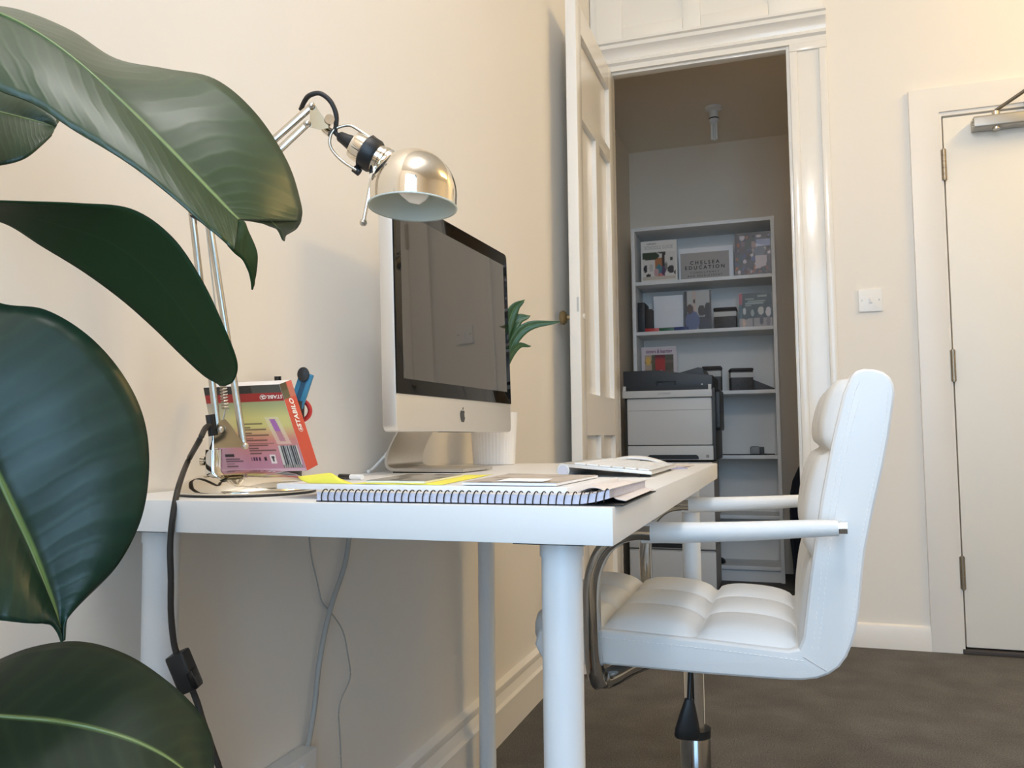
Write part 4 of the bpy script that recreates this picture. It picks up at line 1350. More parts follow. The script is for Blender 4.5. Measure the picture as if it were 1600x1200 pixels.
def chair_arm(y, inward):
    k = 1 if inward > 0 else -1
    # padded sleeve
    P = [V((0.530, y, 0.648)), V((0.60, y, 0.6495)), V((0.70, y, 0.6545)), V((0.775, y, 0.6595)), V((0.817, y, 0.6615))]
    sweep('armrest', P, 0.0165, M_LEATHER, ch, b=0.0172, n=20, taper=lambda t: 1.0 - 0.33 * t)
    sweep('armrest_end', [V((0.814, y, 0.6615)), V((0.821, y, 0.662)), V((0.829, y, 0.6622))], 0.0085, M_CHROME, ch, b=0.0088, n=12, power=6)
    cyl('arm_bolt', V((0.823, y, 0.6622)), V((0.823, (CY0 if k > 0 else CY1) + k * 0.004, 0.6622)), 0.0062, M_CHROME, ch)
    fr = [V((0.545, y, 0.648)), V((0.52, y, 0.6475)), V((0.494, y, 0.640)), V((0.470, y, 0.620)), V((0.455, y, 0.590)), V((0.449, y, 0.555)), V((0.449, y, 0.50)), V((0.450, y, 0.45)), V((0.453, y + k * 0.004, 0.424)), V((0.458, y + k * 0.016, 0.411)), V((0.468, y + k * 0.045, 0.409)), V((0.49, y + k * 0.10, 0.413)), V((0.53, y + k * 0.18, 0.414))]
    b_ = bmesh.new()
    P = catmull(fr, 6)
    # flat bar: wide in y, thin in the bend plane
    rings = []
    for i, p in enumerate(P):
        t = (P[min(i + 1, len(P) - 1)] - P[max(i - 1, 0)]).normalized()
        yv = V((0, 1, 0)) if abs(t.y) < 0.8 else V((-1, 0, 0)) * k
        yv = (yv - t * yv.dot(t)).normalized(); nv = t.cross(yv)
        ring = []
        for j in range(16):
            th_ = 2 * PI * j / 16; c, s_ = math.cos(th_), math.sin(th_)
            ring.append(b_.verts.new(p + yv * 0.0165 * math.copysign(abs(c) ** 0.5, c) + nv * 0.0125 * math.copysign(abs(s_) ** 0.5, s_)))
        rings.append(ring)
    for r0, r1 in zip(rings, rings[1:]):
        for j in range(16):
            b_.faces.new((r0[j], r0[(j + 1) % 16], r1[(j + 1) % 16], r1[j]))
    b_.faces.new(rings[0][::-1]); b_.faces.new(rings[-1])
    fin('arm_frame', b_, M_FRAME, ch, 50)


chair_arm(0.570, 1)
chair_arm(1.105, -1)
cc = V((0.575, 0.838, 0))
box('mechanism', cc.x - 0.10, cc.x + 0.10, cc.y - 0.08, cc.y + 0.08, 0.392, 0.424, M_BLACK, ch, bev=0.006)
cyl('gas_piston', V((cc.x, cc.y, 0.24)), V((cc.x, cc.y, 0.395)), 0.0175, M_CHROME, ch, n=28)
cyl('piston_cap', V((cc.x, cc.y, 0.375)), V((cc.x, cc.y, 0.396)), 0.024, M_BLACK, ch, n=28)
lathe('column_cover', [(0.0, 0.07), (0.029, 0.07), (0.0275, 0.258), (0.024, 0.264), (0.018, 0.266)], mat('column_grey', (0.25, 0.25, 0.25), 0.18, 1.0), ch, M=Matrix.Translation(cc), n=32, caps=(False, False))
cyl('column_lip', V((cc.x, cc.y, 0.252)), V((cc.x, cc.y, 0.266)), 0.0286, M_BLACK, ch, n=30)
# height lever
la = V((cc.x + 0.004, cc.y - 0.06, 0.404)); lv = thing  # noqa
k0 = at(1.415, 1079, 1046); k1 = at(1.400, 1077, 1096)
cyl('lever', la, k0, 0.0045, M_BLACK, ch, n=12)
cyl('lever', k0, k1, 0.0045, M_BLACK, ch, n=12)
e0, e1 = at(1.400, 1077, 1092), at(1.395, 1073.5, 1156)
Mq = frame_from(e0, e1 - e0, R_)
Lq = (e1 - e0).length
b_ = bmesh.new(); prev = None
for (tq, wq, dq) in ((0, 0.0075, 0.006), (0.12, 0.010, 0.0075), (0.45, 0.0165, 0.009), (0.75, 0.0215, 0.009), (0.9, 0.0225, 0.008), (0.97, 0.0195, 0.006), (1.0, 0.014, 0.003)):
    ring = []
    for j in range(20):
        th_ = 2 * PI * j / 20; c, s_ = math.cos(th_), math.sin(th_)
        ring.append(b_.verts.new(Mq @ V((wq * math.copysign(abs(c) ** 0.7, c), dq * math.copysign(abs(s_) ** 0.7, s_), Lq * tq))))
    if prev:
        for j in range(20):
            b_.faces.new((prev[j], prev[(j + 1) % 20], ring[(j + 1) % 20], ring[j]))
    else:
        b_.faces.new(ring[::-1])
    prev = ring
b_.faces.new(prev)
fin('lever_paddle', b_, M_BLACK, ch, 50)
for i in range(5):
    a = 0.25 + 2 * PI * i / 5
    dv = V((math.cos(a), math.sin(a), 0)); tip = cc + dv * 0.275 + V((0, 0, 0.062))
    sweep('base_leg', [cc + dv * 0.02 + V((0, 0, 0.092)), cc + dv * 0.15 + V((0, 0, 0.08)), tip], 0.017, M_CHROME, ch, b=0.013, n=12, taper=lambda t: 1.1 - 0.35 * t)
    pv_ = V((-dv.y, dv.x, 0)); wc = tip + V((0, 0, -0.062 + 0.0252))
    cs = cyl('castor', wc - pv_ * 0.020, wc + pv_ * 0.020, 0.025, M_BLACK, ch, n=24)
    cyl('castor_stem', wc + V((0, 0, 0.012)), tip, 0.006, M_SATIN, cs, n=12)

# ================================================================== RUBBER PLANT (foreground, leaves at 0.45-0.65 m)
stem_b = at(0.62, -175, 900); SBX, SBY = stem_b.x, stem_b.y
if SBX < 0.16:
    SBX = 0.16
rp = thing('rubber_plant', 'large rubber plant with broad glossy dark leaves at the left edge', 'plant', (SBX, SBY, 0))
print('STEM', SBX, SBY)
lathe('plant_pot', [(0.0, 0.001), (0.095, 0.001), (0.125, 0.24), (0.132, 0.24), (0.132, 0.27), (0.120, 0.27), (0.115, 0.235)], M_TERRA, rp, M=Matrix.Translation((SBX, SBY, 0)), n=40, caps=(False, False))
lathe('soil', [(0.0, 0.245), (0.118, 0.245)], M_SOIL, rp, M=Matrix.Translation((SBX, SBY, 0)), n=32, caps=(False, False))
sweep('trunk', [V((SBX, SBY, 0.24)), V((SBX + 0.006, SBY, 0.5)), V((SBX - 0.004, SBY, 0.8)), V((SBX + 0.003, SBY, 1.10)), V((SBX, SBY, 1.26))], 0.010, M_STEM, rp, n=12, taper=lambda t: 1.1 - 0.5 * t)


def big_leaf(rows, m_, stalk=True, rib=True, nu=9, k=8, cup=0.0, ripple=0.0, petiole_z=None, freq=9, seed=1):
    """rows: (edge a, midrib, edge b), each (px, py, depth); interpolated along and across"""
    cols = []
    for c in range(3):
        cols.append(catmull([V(r[c]) for r in rows], k))
    n = len(cols[0]); vs, uv = [], []
    rng = [i / (2 * nu) for i in range(2 * nu + 1)]
    for i in range(n):
        a, b, c = (at(q[i].z, q[i].x, q[i].y) for q in cols)
        v = i / (n - 1)
        for u in rng:
            if u <= 0.5:
                s = u * 2; p = a.lerp(b, s); e = 1 - s
            else:
                s = (u - 0.5) * 2; p = b.lerp(c, s); e = s
            tow = (CAM - p).normalized()
            p = p + tow * (cup * math.sin(PI * e) + ripple * math.sin(freq * 2 * PI * (v - 0.15 * e) + seed) * e * (1 - 0.3 * e))
            vs.append(p); uv.append((u, v))
    w_ = len(rng)
    fs = [(i * w_ + j, i * w_ + j + 1, (i + 1) * w_ + j + 1, (i + 1) * w_ + j) for i in range(n - 1) for j in range(w_ - 1)]
    me = bpy.data.meshes.new('leaf'); me.from_pydata(vs, [], fs)
    ul = me.uv_layers.new(name='UVMap')
    for lp_ in me.loops:
        ul.data[lp_.index].uv = uv[lp_.vertex_index]
    o = link('leaf', me, m_, rp, 'all')
    md = o.modifiers.new('thick', 'SOLIDIFY'); md.thickness = 0.0011; md.offset = 0
    # midrib ridge as a sub-part and a stalk to the trunk
    mid = cols[1]
    P = [at(q.z - 0.0004, q.x, q.y) for q in mid]
    b_ = bmesh.new(); add_sweep(b_, P[::3] + [P[-1]], 0.0013, n=6, k=2, taper=lambda t: 1.15 - 0.8 * t)
    base = P[0]
    top = V((SBX, SBY, base.z - 0.05 if petiole_z is None else petiole_z))
    if stalk:
        add_sweep(b_, [base, base.lerp(top, 0.5) + V((0, 0, 0.012)), top], 0.0026, n=8)
    if rib:
        fin('midrib', b_, mat('midrib_green', rgb(112, 134, 84), 0.4), o, 60)
    return o


LM_A = leaf_mat('leaf_upper', rgb(40, 58, 36), rgb(66, 86, 52), rgb(122, 146, 92), 0.38, 24, 0.20, 0.016, 0.10)
LM_D = leaf_mat('leaf_dark', rgb(30, 52, 26), rgb(36, 60, 30), rgb(38, 62, 32), 0.62, 18, 0.06, 0.01, 0.03)
LM_B = leaf_mat('leaf_blue_green', rgb(20, 44, 34), rgb(34, 64, 46), rgb(104, 130, 70), 0.36, 22, 0.22, 0.018, 0.07)
LM_C = leaf_mat('leaf_low', rgb(26, 40, 28), rgb(40, 57, 37), rgb(86, 106, 62), 0.48, 14, 0.30, 0.020, 0.08)

for lm_, sv_ in ((LM_C, 0.22), (LM_D, 0.15), (LM_B, 0.42)):
    lm_.node_tree.nodes['Principled BSDF'].inputs['Specular IOR Level'].default_value = sv_
# 1 the big upper leaf, arching to the right; edge a = upper/right, edge b = lower/left
big_leaf([((-150, -30, .60), (-160, -20, .53), (-170, 30, .50)),
          ((-60, 2, .605), (-70, 0, .535), (-90, 90, .50)),
          ((30, 16, .61), (10, 26, .54), (-10, 138, .505)),
          ((110, 48, .615), (75, 62, .545), (52, 162, .51)),
          ((180, 92, .62), (135, 108, .55), (118, 205, .515)),
          ((258, 108, .625), (195, 164, .555), (190, 248, .52)),
          ((335, 124, .63), (255, 224, .56), (255, 296, .525)),
          ((398, 176, .632), (305, 276, .565), (312, 345, .53)),
          ((448, 252, .632), (342, 314, .57), (345, 372, .535)),
          ((470, 320, .630), (360, 332, .572), (358, 384, .538)),
          ((470, 346, .628), (372, 343, .574), (366, 390, .540))], LM_A, cup=0.006, ripple=0.0006, seed=2)
# its torn end: right lobe with a drip tip, and the hanging left lobe
big_leaf([((470, 346, .6275), (422, 345, .601), (374, 343.5, .5745)),
          ((463, 357, .627), (430, 352, .604), (392, 345, .584)),
          ((452, 364, .626), (437, 357, .610), (412, 350, .595)),
          ((446, 368, .625), (440, 363, .614), (432, 358, .608)),
          ((444, 377, .624), (443, 376, .620), (442, 375, .618))], LM_A, stalk=False, rib=False, nu=5, k=5)
big_leaf([((372, 343, .5745), (362, 368, .5555), (356, 383, .5385)),
          ((382, 347, .572), (377, 372, .557), (368, 396, .543)),
          ((388, 362, .568), (384, 388, .557), (379, 405, .548)),
          ((398, 384, .565), (393, 402, .558), (386, 418, .552)),
          ((402, 402, .563), (398, 418, .559), (391, 432, .555)),
          ((398, 440, .560), (396, 448, .559), (394, 453, .558))], LM_D, stalk=False, rib=False, nu=5, k=5, ripple=0.0004, freq=5)
# 2 the leaf glimpsed behind it
big_leaf([((-150, 60, .70), (-160, 130, .68), (-150, 240, .66)),
          ((-60, 100, .70), (-60, 160, .685), (-70, 262, .665)),
          ((10, 128, .705), (10, 178, .69), (-5, 259, .67)),
          ((60, 150, .705), (50, 188, .695), (38, 248, .675)),
          ((88, 178, .705), (76, 195, .70), (68, 225, .685)),
          ((92, 190, .705), (86, 200, .70), (80, 212, .69))], LM_A, cup=0.004, seed=4)
# 3 the dark drooping leaf, its dull underside to us
big_leaf([((-120, 312, .560), (-120, 322, .585), (-130, 332, .610)),
          ((-40, 313, .560), (-40, 323, .585), (-50, 335, .612)),
          ((30, 315, .562), (20, 332, .587), (10, 350, .614)),
          ((120, 318, .565), (93, 351, .590), (65, 384, .617)),
          ((205, 327, .568), (168, 376, .594), (130, 424, .620)),
          ((268, 370, .572), (229, 419, .598), (190, 468, .624)),
          ((315, 438, .578), (278, 475, .603), (240, 512, .628)),
          ((350, 512, .586), (318, 534, .608), (285, 556, .630)),
          ((370, 566, .595), (344, 576, .614), (318, 586, .631)),
          ((365, 594, .606), (352, 596, .618), (338, 598, .630)),
          ((352, 602, .615), (348, 603, .620), (344, 603, .626))], LM_D, rib=False, cup=0.0, seed=1)
# 4 the broad blue-green leaf; edge a = right, edge b = left/lower
big_leaf([((-60, 440, .53), (-120, 540, .50), (-190, 640, .47)),
          ((0, 474, .535), (-70, 610, .505), (-160, 760, .47)),
          ((70, 484, .54), (-35, 680, .51), (-130, 850, .472)),
          ((135, 522, .545), (-5, 742, .515), (-95, 915, .476)),
          ((187, 578, .55), (22, 800, .518), (-60, 950, .482)),
          ((222, 645, .553), (45, 850, .522), (-20, 966, .488)),
          ((233, 720, .553), (62, 892, .524), (15, 971, .494)),
          ((222, 805, .55), (76, 928, .526), (45, 974, .502)),
          ((185, 880, .545), (86, 955, .527), (66, 974, .510)),
          ((132, 936, .540), (92, 974, .527), (80, 976, .518)),
          ((106, 962, .533), (96, 988, .527), (90, 988, .523)),
          ((101, 1000, .528), (98, 1002, .527), (96, 1003, .526))], LM_B, cup=0.005, ripple=0.0006, freq=12, seed=3)
# 5 the low leaf; edge a = upper, edge b = lower
big_leaf([((-90, 1075, .60), (-140, 1110, .54), (-150, 1200, .50)),
          ((-20, 1040, .605), (-60, 1114, .545), (-90, 1240, .50)),
          ((50, 1012, .61), (10, 1120, .55), (-20, 1270, .505)),
          ((125, 1003, .612), (80, 1126, .555), (50, 1290, .51)),
          ((195, 1022, .613), (145, 1138, .56), (120, 1300, .515)),
          ((255, 1060, .612), (205, 1156, .562), (190, 1300, .52)),
          ((305, 1106, .61), (255, 1180, .565), (250, 1292, .53)),
          ((330, 1150, .605), (290, 1206, .567), (295, 1270, .54)),
          ((334, 1190, .595), (312, 1226, .568), (318, 1246, .555)),
          ((330, 1215, .585), (324, 1236, .57), (326, 1238, .565))], LM_C, cup=0.004, ripple=0.0005, seed=5)


def proj(p):
    d = p - CAM; z = d.dot(F_)
    return 800 + FPX * d.dot(R_) / z, 600 - FPX * d.dot(U_) / z, z


def shading_leaf(z, ang, ln, wd, rise, m_, seed):
    """unseen leaves low on the trunk, added to shade the wall under the desk (below and left of the picture)"""
    base = V((SBX, SBY, z)); dr = V((math.cos(ang), math.sin(ang), 0)); sd = V((-dr.y, dr.x, 0))
    me = bpy.data.meshes.new('leaf'); vs, uv = [], []
    n, k = 22, 8
    for i in range(n + 1):
        v = i / n
        c = base + dr * (0.05 + ln * v * (1 - 0.12 * v * v)) + V((0, 0, 0.03 + rise * v - 0.5 * ln * v * v))
        hw = wd * (math.sin(PI * min(1.0, 0.02 + v * 0.98)) ** 0.7) * (1 - 0.25 * v)
        for j in range(2 * k + 1):
            u = j / (2 * k); e = abs(2 * u - 1)
            vs.append(c + sd * hw * (2 * u - 1) + V((0, 0, 0.18 * hw * e * e + 0.0006 * math.sin(70 * v + seed) * e))); uv.append((u, v))
    w_ = 2 * k + 1
    me.from_pydata(vs, [], [(i * w_ + j, i * w_ + j + 1, (i + 1) * w_ + j + 1, (i + 1) * w_ + j) for i in range(n) for j in range(w_ - 1)])
    ul = me.uv_layers.new(name='UVMap')
    for lp_ in me.loops:
        ul.data[lp_.index].uv = uv[lp_.vertex_index]
    for p in vs:
        q = proj(p)
        if q[2] > 0 and q[0] > -4 and q[1] < 1204:
            print('LEAF IN FRAME', z, ang, [round(t) for t in q]); break
    o = link('leaf', me, m_, rp, 'all')
    md = o.modifiers.new('thick', 'SOLIDIFY'); md.thickness = 0.0011; md.offset = 0
    sweep('midrib', [base, base + dr * 0.03 + V((0, 0, 0.02)), base + dr * 0.055 + V((0, 0, 0.034))], 0.0026, mat('midrib_green', rgb(112, 134, 84), 0.4), o)


for q_, (zz, aa, ln_, wd_, rs_) in enumerate(((0.44, 0.10, 0.27, 0.075, 0.06), (0.36, 0.95, 0.25, 0.075, 0.05), (0.40, -0.75, 0.27, 0.08, 0.10), (0.30, -0.25, 0.27, 0.08, 0.05), (0.48, -1.5, 0.26, 0.075, 0.12),
                                           (0.74, -1.75, 0.25, 0.07, 0.12), (0.26, 0.45, 0.26, 0.075, 0.04), (0.30, 1.5, 0.22, 0.07, 0.05), (0.95, -1.6, 0.24, 0.07, 0.14), (0.33, -2.4, 0.15, 0.06, 0.10))):
    shading_leaf(zz, aa, ln_, wd_, rs_, LM_C if q_ % 2 else LM_B, q_)  # extra leaves out of view, added to shade wall and desk end

# ================================================================== CABLES AND SOCKET UNDER THE DESK
def wp(px, py, x=0.012):
    return on(0, x, px, py)


tag(sweep('white_cable', [wp(548, 838, 0.0125) + V((0, 0, 0.03)), wp(545, 845), wp(538, 885), wp(518, 945), wp(505, 1000), wp(497, 1050), wp(492, 1100), wp(484, 1150), wp(474, 1195), wp(464, 1235, 0.028), wp(455, 1262, 0.034)], 0.0045, M_SHADEDC, n=10), 'thick white cable hanging down the wall under the desk', 'cable')
tag(sweep('thin_wire', [wp(483, 838, 0.008), wp(487, 872, 0.006), wp(497, 915, 0.006), wp(503, 940, 0.006), wp(517, 957, 0.006), wp(535, 985, 0.006), wp(543, 1020, 0.006), wp(547, 1058, 0.006), wp(533, 1092, 0.006), wp(529, 1115, 0.006), wp(531, 1150, 0.006), wp(533, 1200, 0.006), wp(534, 1290, 0.030)], 0.0013, M_SHADEDC, n=7), 'thin white wire wandering down the wall under the desk', 'wire')
sq = wp(474, 1160, 0.045)
s_far = on(0, 0.0, 470, 1163); s_near = on(0, 0.0, 380, 1225)
so = thing('wall_socket', 'white double wall socket low on the wall under the desk', 'socket', (0.0, s_far.y - 0.075, s_far.z - 0.05))
box('back_box', 0.0003, 0.030, s_far.y - 0.148, s_far.y, s_far.z - 0.088, s_far.z, M_WPLAS, so, bev=0.003)
for yy in (s_far.y - 0.110, s_far.y - 0.040):
    box('switch_rocker', 0.029, 0.034, yy - 0.007, yy + 0.007, s_far.z - 0.030, s_far.z - 0.012, M_WPLAS, so, bev=0.0015)
    box('pin_hole', 0.0295, 0.0304, yy - 0.004, yy + 0.004, s_far.z - 0.048, s_far.z - 0.040, M_BLACK, so)
    for q in (-0.011, 0.011):
        box('pin_hole', 0.0295, 0.0304, yy + q - 0.0035, yy + q + 0.0035, s_far.z - 0.066, s_far.z - 0.061, M_BLACK, so)

# ================================================================== CLOSET: BOOKCASE
SY_ = 3.97; SD_ = 0.27
sx0 = on(1, SY_, 985, 357).x + 0.002; sx1 = on(1, SY_, 1209, 340).x
sx0 = max(sx0, CXL + 0.004)
szt = on(1, SY_, 1100, 347).z
print('SHELF', sx0, sx1, szt)
bcse = thing('bookcase', 'tall white open bookcase against the closet back wall', 'bookcase', ((sx0 + sx1) / 2, SY_ + 0.14, 0))
ST = 0.020
box('side_panel', sx0, sx0 + ST, SY_, SY_ + SD_, 0.0, szt, M_SHELF, bcse, bev=0.001)
box('side_panel', sx1 - ST, sx1, SY_, SY_ + SD_, 0.0, szt, M_SHELF, bcse, bev=0.001)
box('top_panel', sx0 + ST, sx1 - ST, SY_, SY_ + SD_, szt - ST, szt, M_SHELF, bcse, bev=0.001)
box('back_panel', sx0 + ST, sx1 - ST, SY_ + SD_ - 0.006, SY_ + SD_ - 0.001, 0.02, szt - ST, mat('bookcase_back', (0.80, 0.775, 0.73), 0.5), bcse)
SZ = []
for (px, py) in ((1205, 426.5), (1205, 508.5), (1205, 608.3), (1205, 711.3), (1205, 806), (1205, 886)):
    z = on(1, SY_, px, py).z; SZ.append(z)
    box('shelf', sx0 + ST, sx1 - ST, SY_ + 0.002, SY_ + SD_ - 0.006, z - ST, z, M_SHELF, bcse, bev=0.001)
box('plinth', sx0 + ST, sx1 - ST, SY_ + 0.02, SY_ + 0.035, 0.0, SZ[5] - ST, M_SHELF, bcse)
print('SHELVES', SZ)


def stand_card(name, cat, lab, x0p, x1p, topp, shelf, yoff, th_, fn, nu=40, nv=50, m_=M_PAPER, group=None):
    """a booklet standing face-out on a shelf; x0p/x1p/top in photograph pixels read on its own plane"""
    y = SY_ + yoff; z0 = SZ[shelf] + 0.0005
    pm = (x0p + x1p) / 2
    x0 = max(on(1, y, x0p, topp).x, sx0 + ST + 0.003); x1 = min(on(1, y, x1p, topp).x, sx1 - ST - 0.003); zt = on(1, y, pm, topp).z
    t = thing(name, lab, cat, ((x0 + x1) / 2, y, z0), group)
    box('pages', x0, x1, y, y + th_, z0, zt, m_, t, bev=0.0006)
    if fn:
        e = 0.0008
        print_panel('cover', V((x0 + e, y - 0.0006, z0 + e)), V((x1 - e, y - 0.0006, z0 + e)), V((x0 + e, y - 0.0006, zt - e)), V((x1 - e, y - 0.0006, zt - e)), fn, nu, nv, t)
    return t, x0, x1, y, z0, zt


def blob(u, v, x, y, a, b):
    return ((u - x) / a) ** 2 + ((v - y) / b) ** 2 < 1


def cov_school(u, v):
    if v > 0.72 or v < 0.07 or u < 0.03 or u > 0.965:
        return (226, 222, 214)
    if v < 0.16:
        return (196, 184, 168)
    if blob(u, v, .27, .64, .25, .10) or (u < .45 and v > .56):
        return (40, 56, 34)
    if u < .68 and v > 0.62 + (0.1 - 0.3 * max(0, u - .45)):
        return (52, 46, 42)
    for (x, y, a, b, c) in ((.12, .34, .05, .10, (40, 34, 40)), (.28, .36, .06, .10, (190, 186, 180)), (.42, .24, .07, .10, (190, 150, 150)), (.50, .32, .08, .12, (70, 120, 130)), (.62, .28, .06, .12, (80, 50, 84)), (.58, .20, .06, .07, (206, 120, 130)), (.83, .30, .09, .10, (44, 34, 38)), (.88, .40, .05, .06, (210, 206, 200)), (.70, .38, .04, .10, (120, 120, 110)), (.20, .17, .07, .05, (46, 38, 30)), (.96, .22, .04, .06, (70, 54, 44))):
        if blob(u, v, x, y, a, b):
            return c
    if .38 < u < .60 and v < .60:
        return (170, 110, 62)
    if .60 <= u < .66:
        return (50, 38, 32)
    if .82 < u < .89 and .50 < v < .60:
        return (60, 66, 54)
    return (216, 210, 202)


rc = random.Random(11)
crowd = [(rc.random(), rc.random(), 0.025 + 0.05 * rc.random(), 0.025 + 0.05 * rc.random(), rc.choice([(190, 168, 158), (60, 50, 62), (40, 34, 36), (70, 76, 92), (170, 96, 52), (120, 100, 104), (54, 70, 60), (90, 96, 140), (200, 190, 190), (86, 60, 60)])) for _ in range(110)]


def cov_crowd(u, v):
    c = (74, 62, 64)
    for (x, y, a, b, cc_) in crowd:
        if blob(u, v, x, y, a, b):
            c = cc_
    if u > 0.48:
        if u > .60 and .68 < v < .84:
            c = (150, 158, 186) if v > .74 - (u - .6) * .2 else (206, 210, 226)
        if blob(u, v, .52, .73, .07, .07):
            c = (176, 146, 138)
        if blob(u, v, .70, .56, .16, .12):
            c = (104, 110, 120)
        if .58 < u < .90 and .16 < v < .46 and u < .9 - (.46 - v) * .1 and v > .16 + (u - .6) * .25:
            c = (196, 182, 182)
        if u > .70 and v < .18 and (u + v) % .14 < .07:
            c = (54, 34, 36)
    if v > .93:
        c = (70, 62, 60)
    return c


def cov_class(u, v):
    if u > .94:
        return (60, 54, 52)
    if blob(u, v, .22, .55, .12, .12):
        return (80, 62, 54)
    if blob(u, v, .30, .25, .26, .26):
        return (96, 104, 140)
    if blob(u, v, .64, .50, .13, .14):
        return (56, 44, 40)
    if blob(u, v, .88, .48, .14, .22):
        return (40, 34, 34)
    if u > .50 and v < .36:
        return (46, 44, 54)
    if blob(u, v, .38, .74, .04, .06):
        return (40, 34, 32)
    if .30 < u < .44:
        return (186, 168, 156)
    if u < .12:
        return (70, 70, 68)
    return (178, 176, 172)


def cov_park(u, v):
    if u < .10 and v > .68:
        return (170, 70, 80)
    for (x, y, a, b, c) in ((.16, .48, .05, .10, (200, 198, 190)), (.20, .34, .09, .10, (40, 50, 46)), (.40, .42, .05, .10, (150, 160, 150)), (.66, .48, .09, .12, (196, 192, 180)), (.88, .44, .08, .14, (214, 204, 202)), (.14, .14, .04, .14, (206, 170, 146)), (.67, .22, .06, .14, (60, 52, 52)), (.88, .18, .06, .16, (120, 106, 104)), (.42, .14, .02, .16, (70, 66, 62))):
        if blob(u, v, x, y, a, b):
            return c
    if v < .28:
        return (158, 146, 138)
    if u < .08:
        return (70, 96, 100)
    for lv, a, b in ((.90, .56, .84), (.83, .18, .46), (.76, .26, .80), (.70, .18, .74), (.64, .18, .36)):
        if abs(v - lv) < .018 and a < u < b:
            return (150, 160, 150)
    return (34, 46, 38)


def cov_post(u, v):
    if v > .82 or u < .10 or u > .90:
        return (214, 204, 206)
    if blob(u, v, .19, .70, .075, .09):
        return (226, 182, 92)
    if .38 < u < .68:
        if v > .72:
            return (110, 30, 36) if v > .77 or v < .74 else (150, 44, 44)
        if .50 < u < .60 and (.36 < v < .50 or .14 < v < .28):
            return (206, 162, 156)
        return (178, 48, 42)
    if int(v * 14) % 3 == 0:
        return (110, 92, 76)
    if u < .30:
        return (184, 162, 140)
    if u < .38:
        return (96, 92, 66)
    return (88, 80, 62)


t, x0, x1, y, z0, zt = stand_card('magazine', 'magazine', 'white-headed school magazine at the left of the top shelf', 1001, 1057, 376, 0, 0.06, 0.012, cov_school)
Mf = lambda x, y, z: frame_from((x, y, z), (0, -1, 0))
text('SCHOOLS GUIDE', 0.030, Mf((x0 + x1) / 2, y - 0.0012, z0 + (zt - z0) * 0.835), M_TEXTG, t, sx=0.66, spacing=1.1)
text('INDEPENDENT', 0.012, Mf(x0 + (x1 - x0) * 0.30, y - 0.0012, z0 + (zt - z0) * 0.93), M_TEXTD, t, sx=0.7)
t, x0, x1, y, z0, zt = stand_card('name_sign', 'sign', 'grey lettered sign card in a white border on top shelf middle', 1060, 1145, 386, 0, 0.10, 0.006, None)
gx0, gx1, gz1 = on(1, y, 1063, 400).x, on(1, y, 1139, 400).x, on(1, y, 1100, 394).z
pn_ = box('grey_panel', gx0, gx1, y - 0.0012, y + 0.001, z0 + 0.006, gz1, M_SIGN, t)
cx_ = (gx0 + gx1) / 2; hh = gz1 - z0
for (bd_, sz_, fz, mm, spc) in (('CHELSEA', 0.029, 0.64, M_TEXTD, 1.55), ('EDUCATION', 0.029, 0.47, M_TEXTD, 1.50), ('CONSULTANCY', 0.016, 0.30, M_TEXTD, 1.55), ('AND RECRUITMENT', 0.016, 0.185, M_TEXTD, 1.45)):
    text(bd_, sz_, Mf(cx_, y - 0.0020, z0 + hh * fz), mm, pn_, spacing=spc, bold=0.0006 if sz_ > .02 else 0.0)
stand_card('magazine', 'magazine', 'magazine with a crowded street photograph, right end of top shelf', 1147, 1206, 363, 0, 0.06, 0.014, cov_crowd, 60, 70)
# second shelf
t, x0, x1, y, z0, zt = stand_card('book', 'book', 'tall black book at the left of the second shelf', 994, 1007, 473, 1, 0.05, 0.16, None, m_=M_BLACK)
t, x0, x1, y, z0, zt = stand_card('book', 'book', 'shorter dark brown book beside the tall black book', 1007.5, 1018, 483, 1, 0.07, 0.14, None, m_=M_BROWN)
stand_card('white_card', 'card', 'blank white card standing behind the striped strip', 1021, 1067, 462, 1, 0.14, 0.003, None)
stand_card('magazine', 'magazine', 'booklet with two pupils on the cover, middle of the second shelf', 1068, 1111, 454, 1, 0.09, 0.010, cov_class)
stand_card('magazine', 'magazine', 'dark green magazine with walkers on the cover, right of second shelf', 1154, 1210, 457, 1, 0.07, 0.014, cov_park, 56, 60)
y = SY_ + 0.03
xa, xb = on(1, y, 1008, 515).x, on(1, y, 1075, 515).x
st = thing('striped_strip', 'low red green and blue strip lying along second shelf front', 'ruler', ((xa + xb) / 2, y, SZ[1]))
for (f0, f1, mm) in ((0, .33, M_REDP), (.33, .68, M_GREEN), (.68, 1.0, M_BLUEP)):
    box('segment', xa + (xb - xa) * f0, xa + (xb - xa) * f1, y, y + 0.022, SZ[1] + 0.0005, SZ[1] + 0.022, mm, st, bev=0.001)


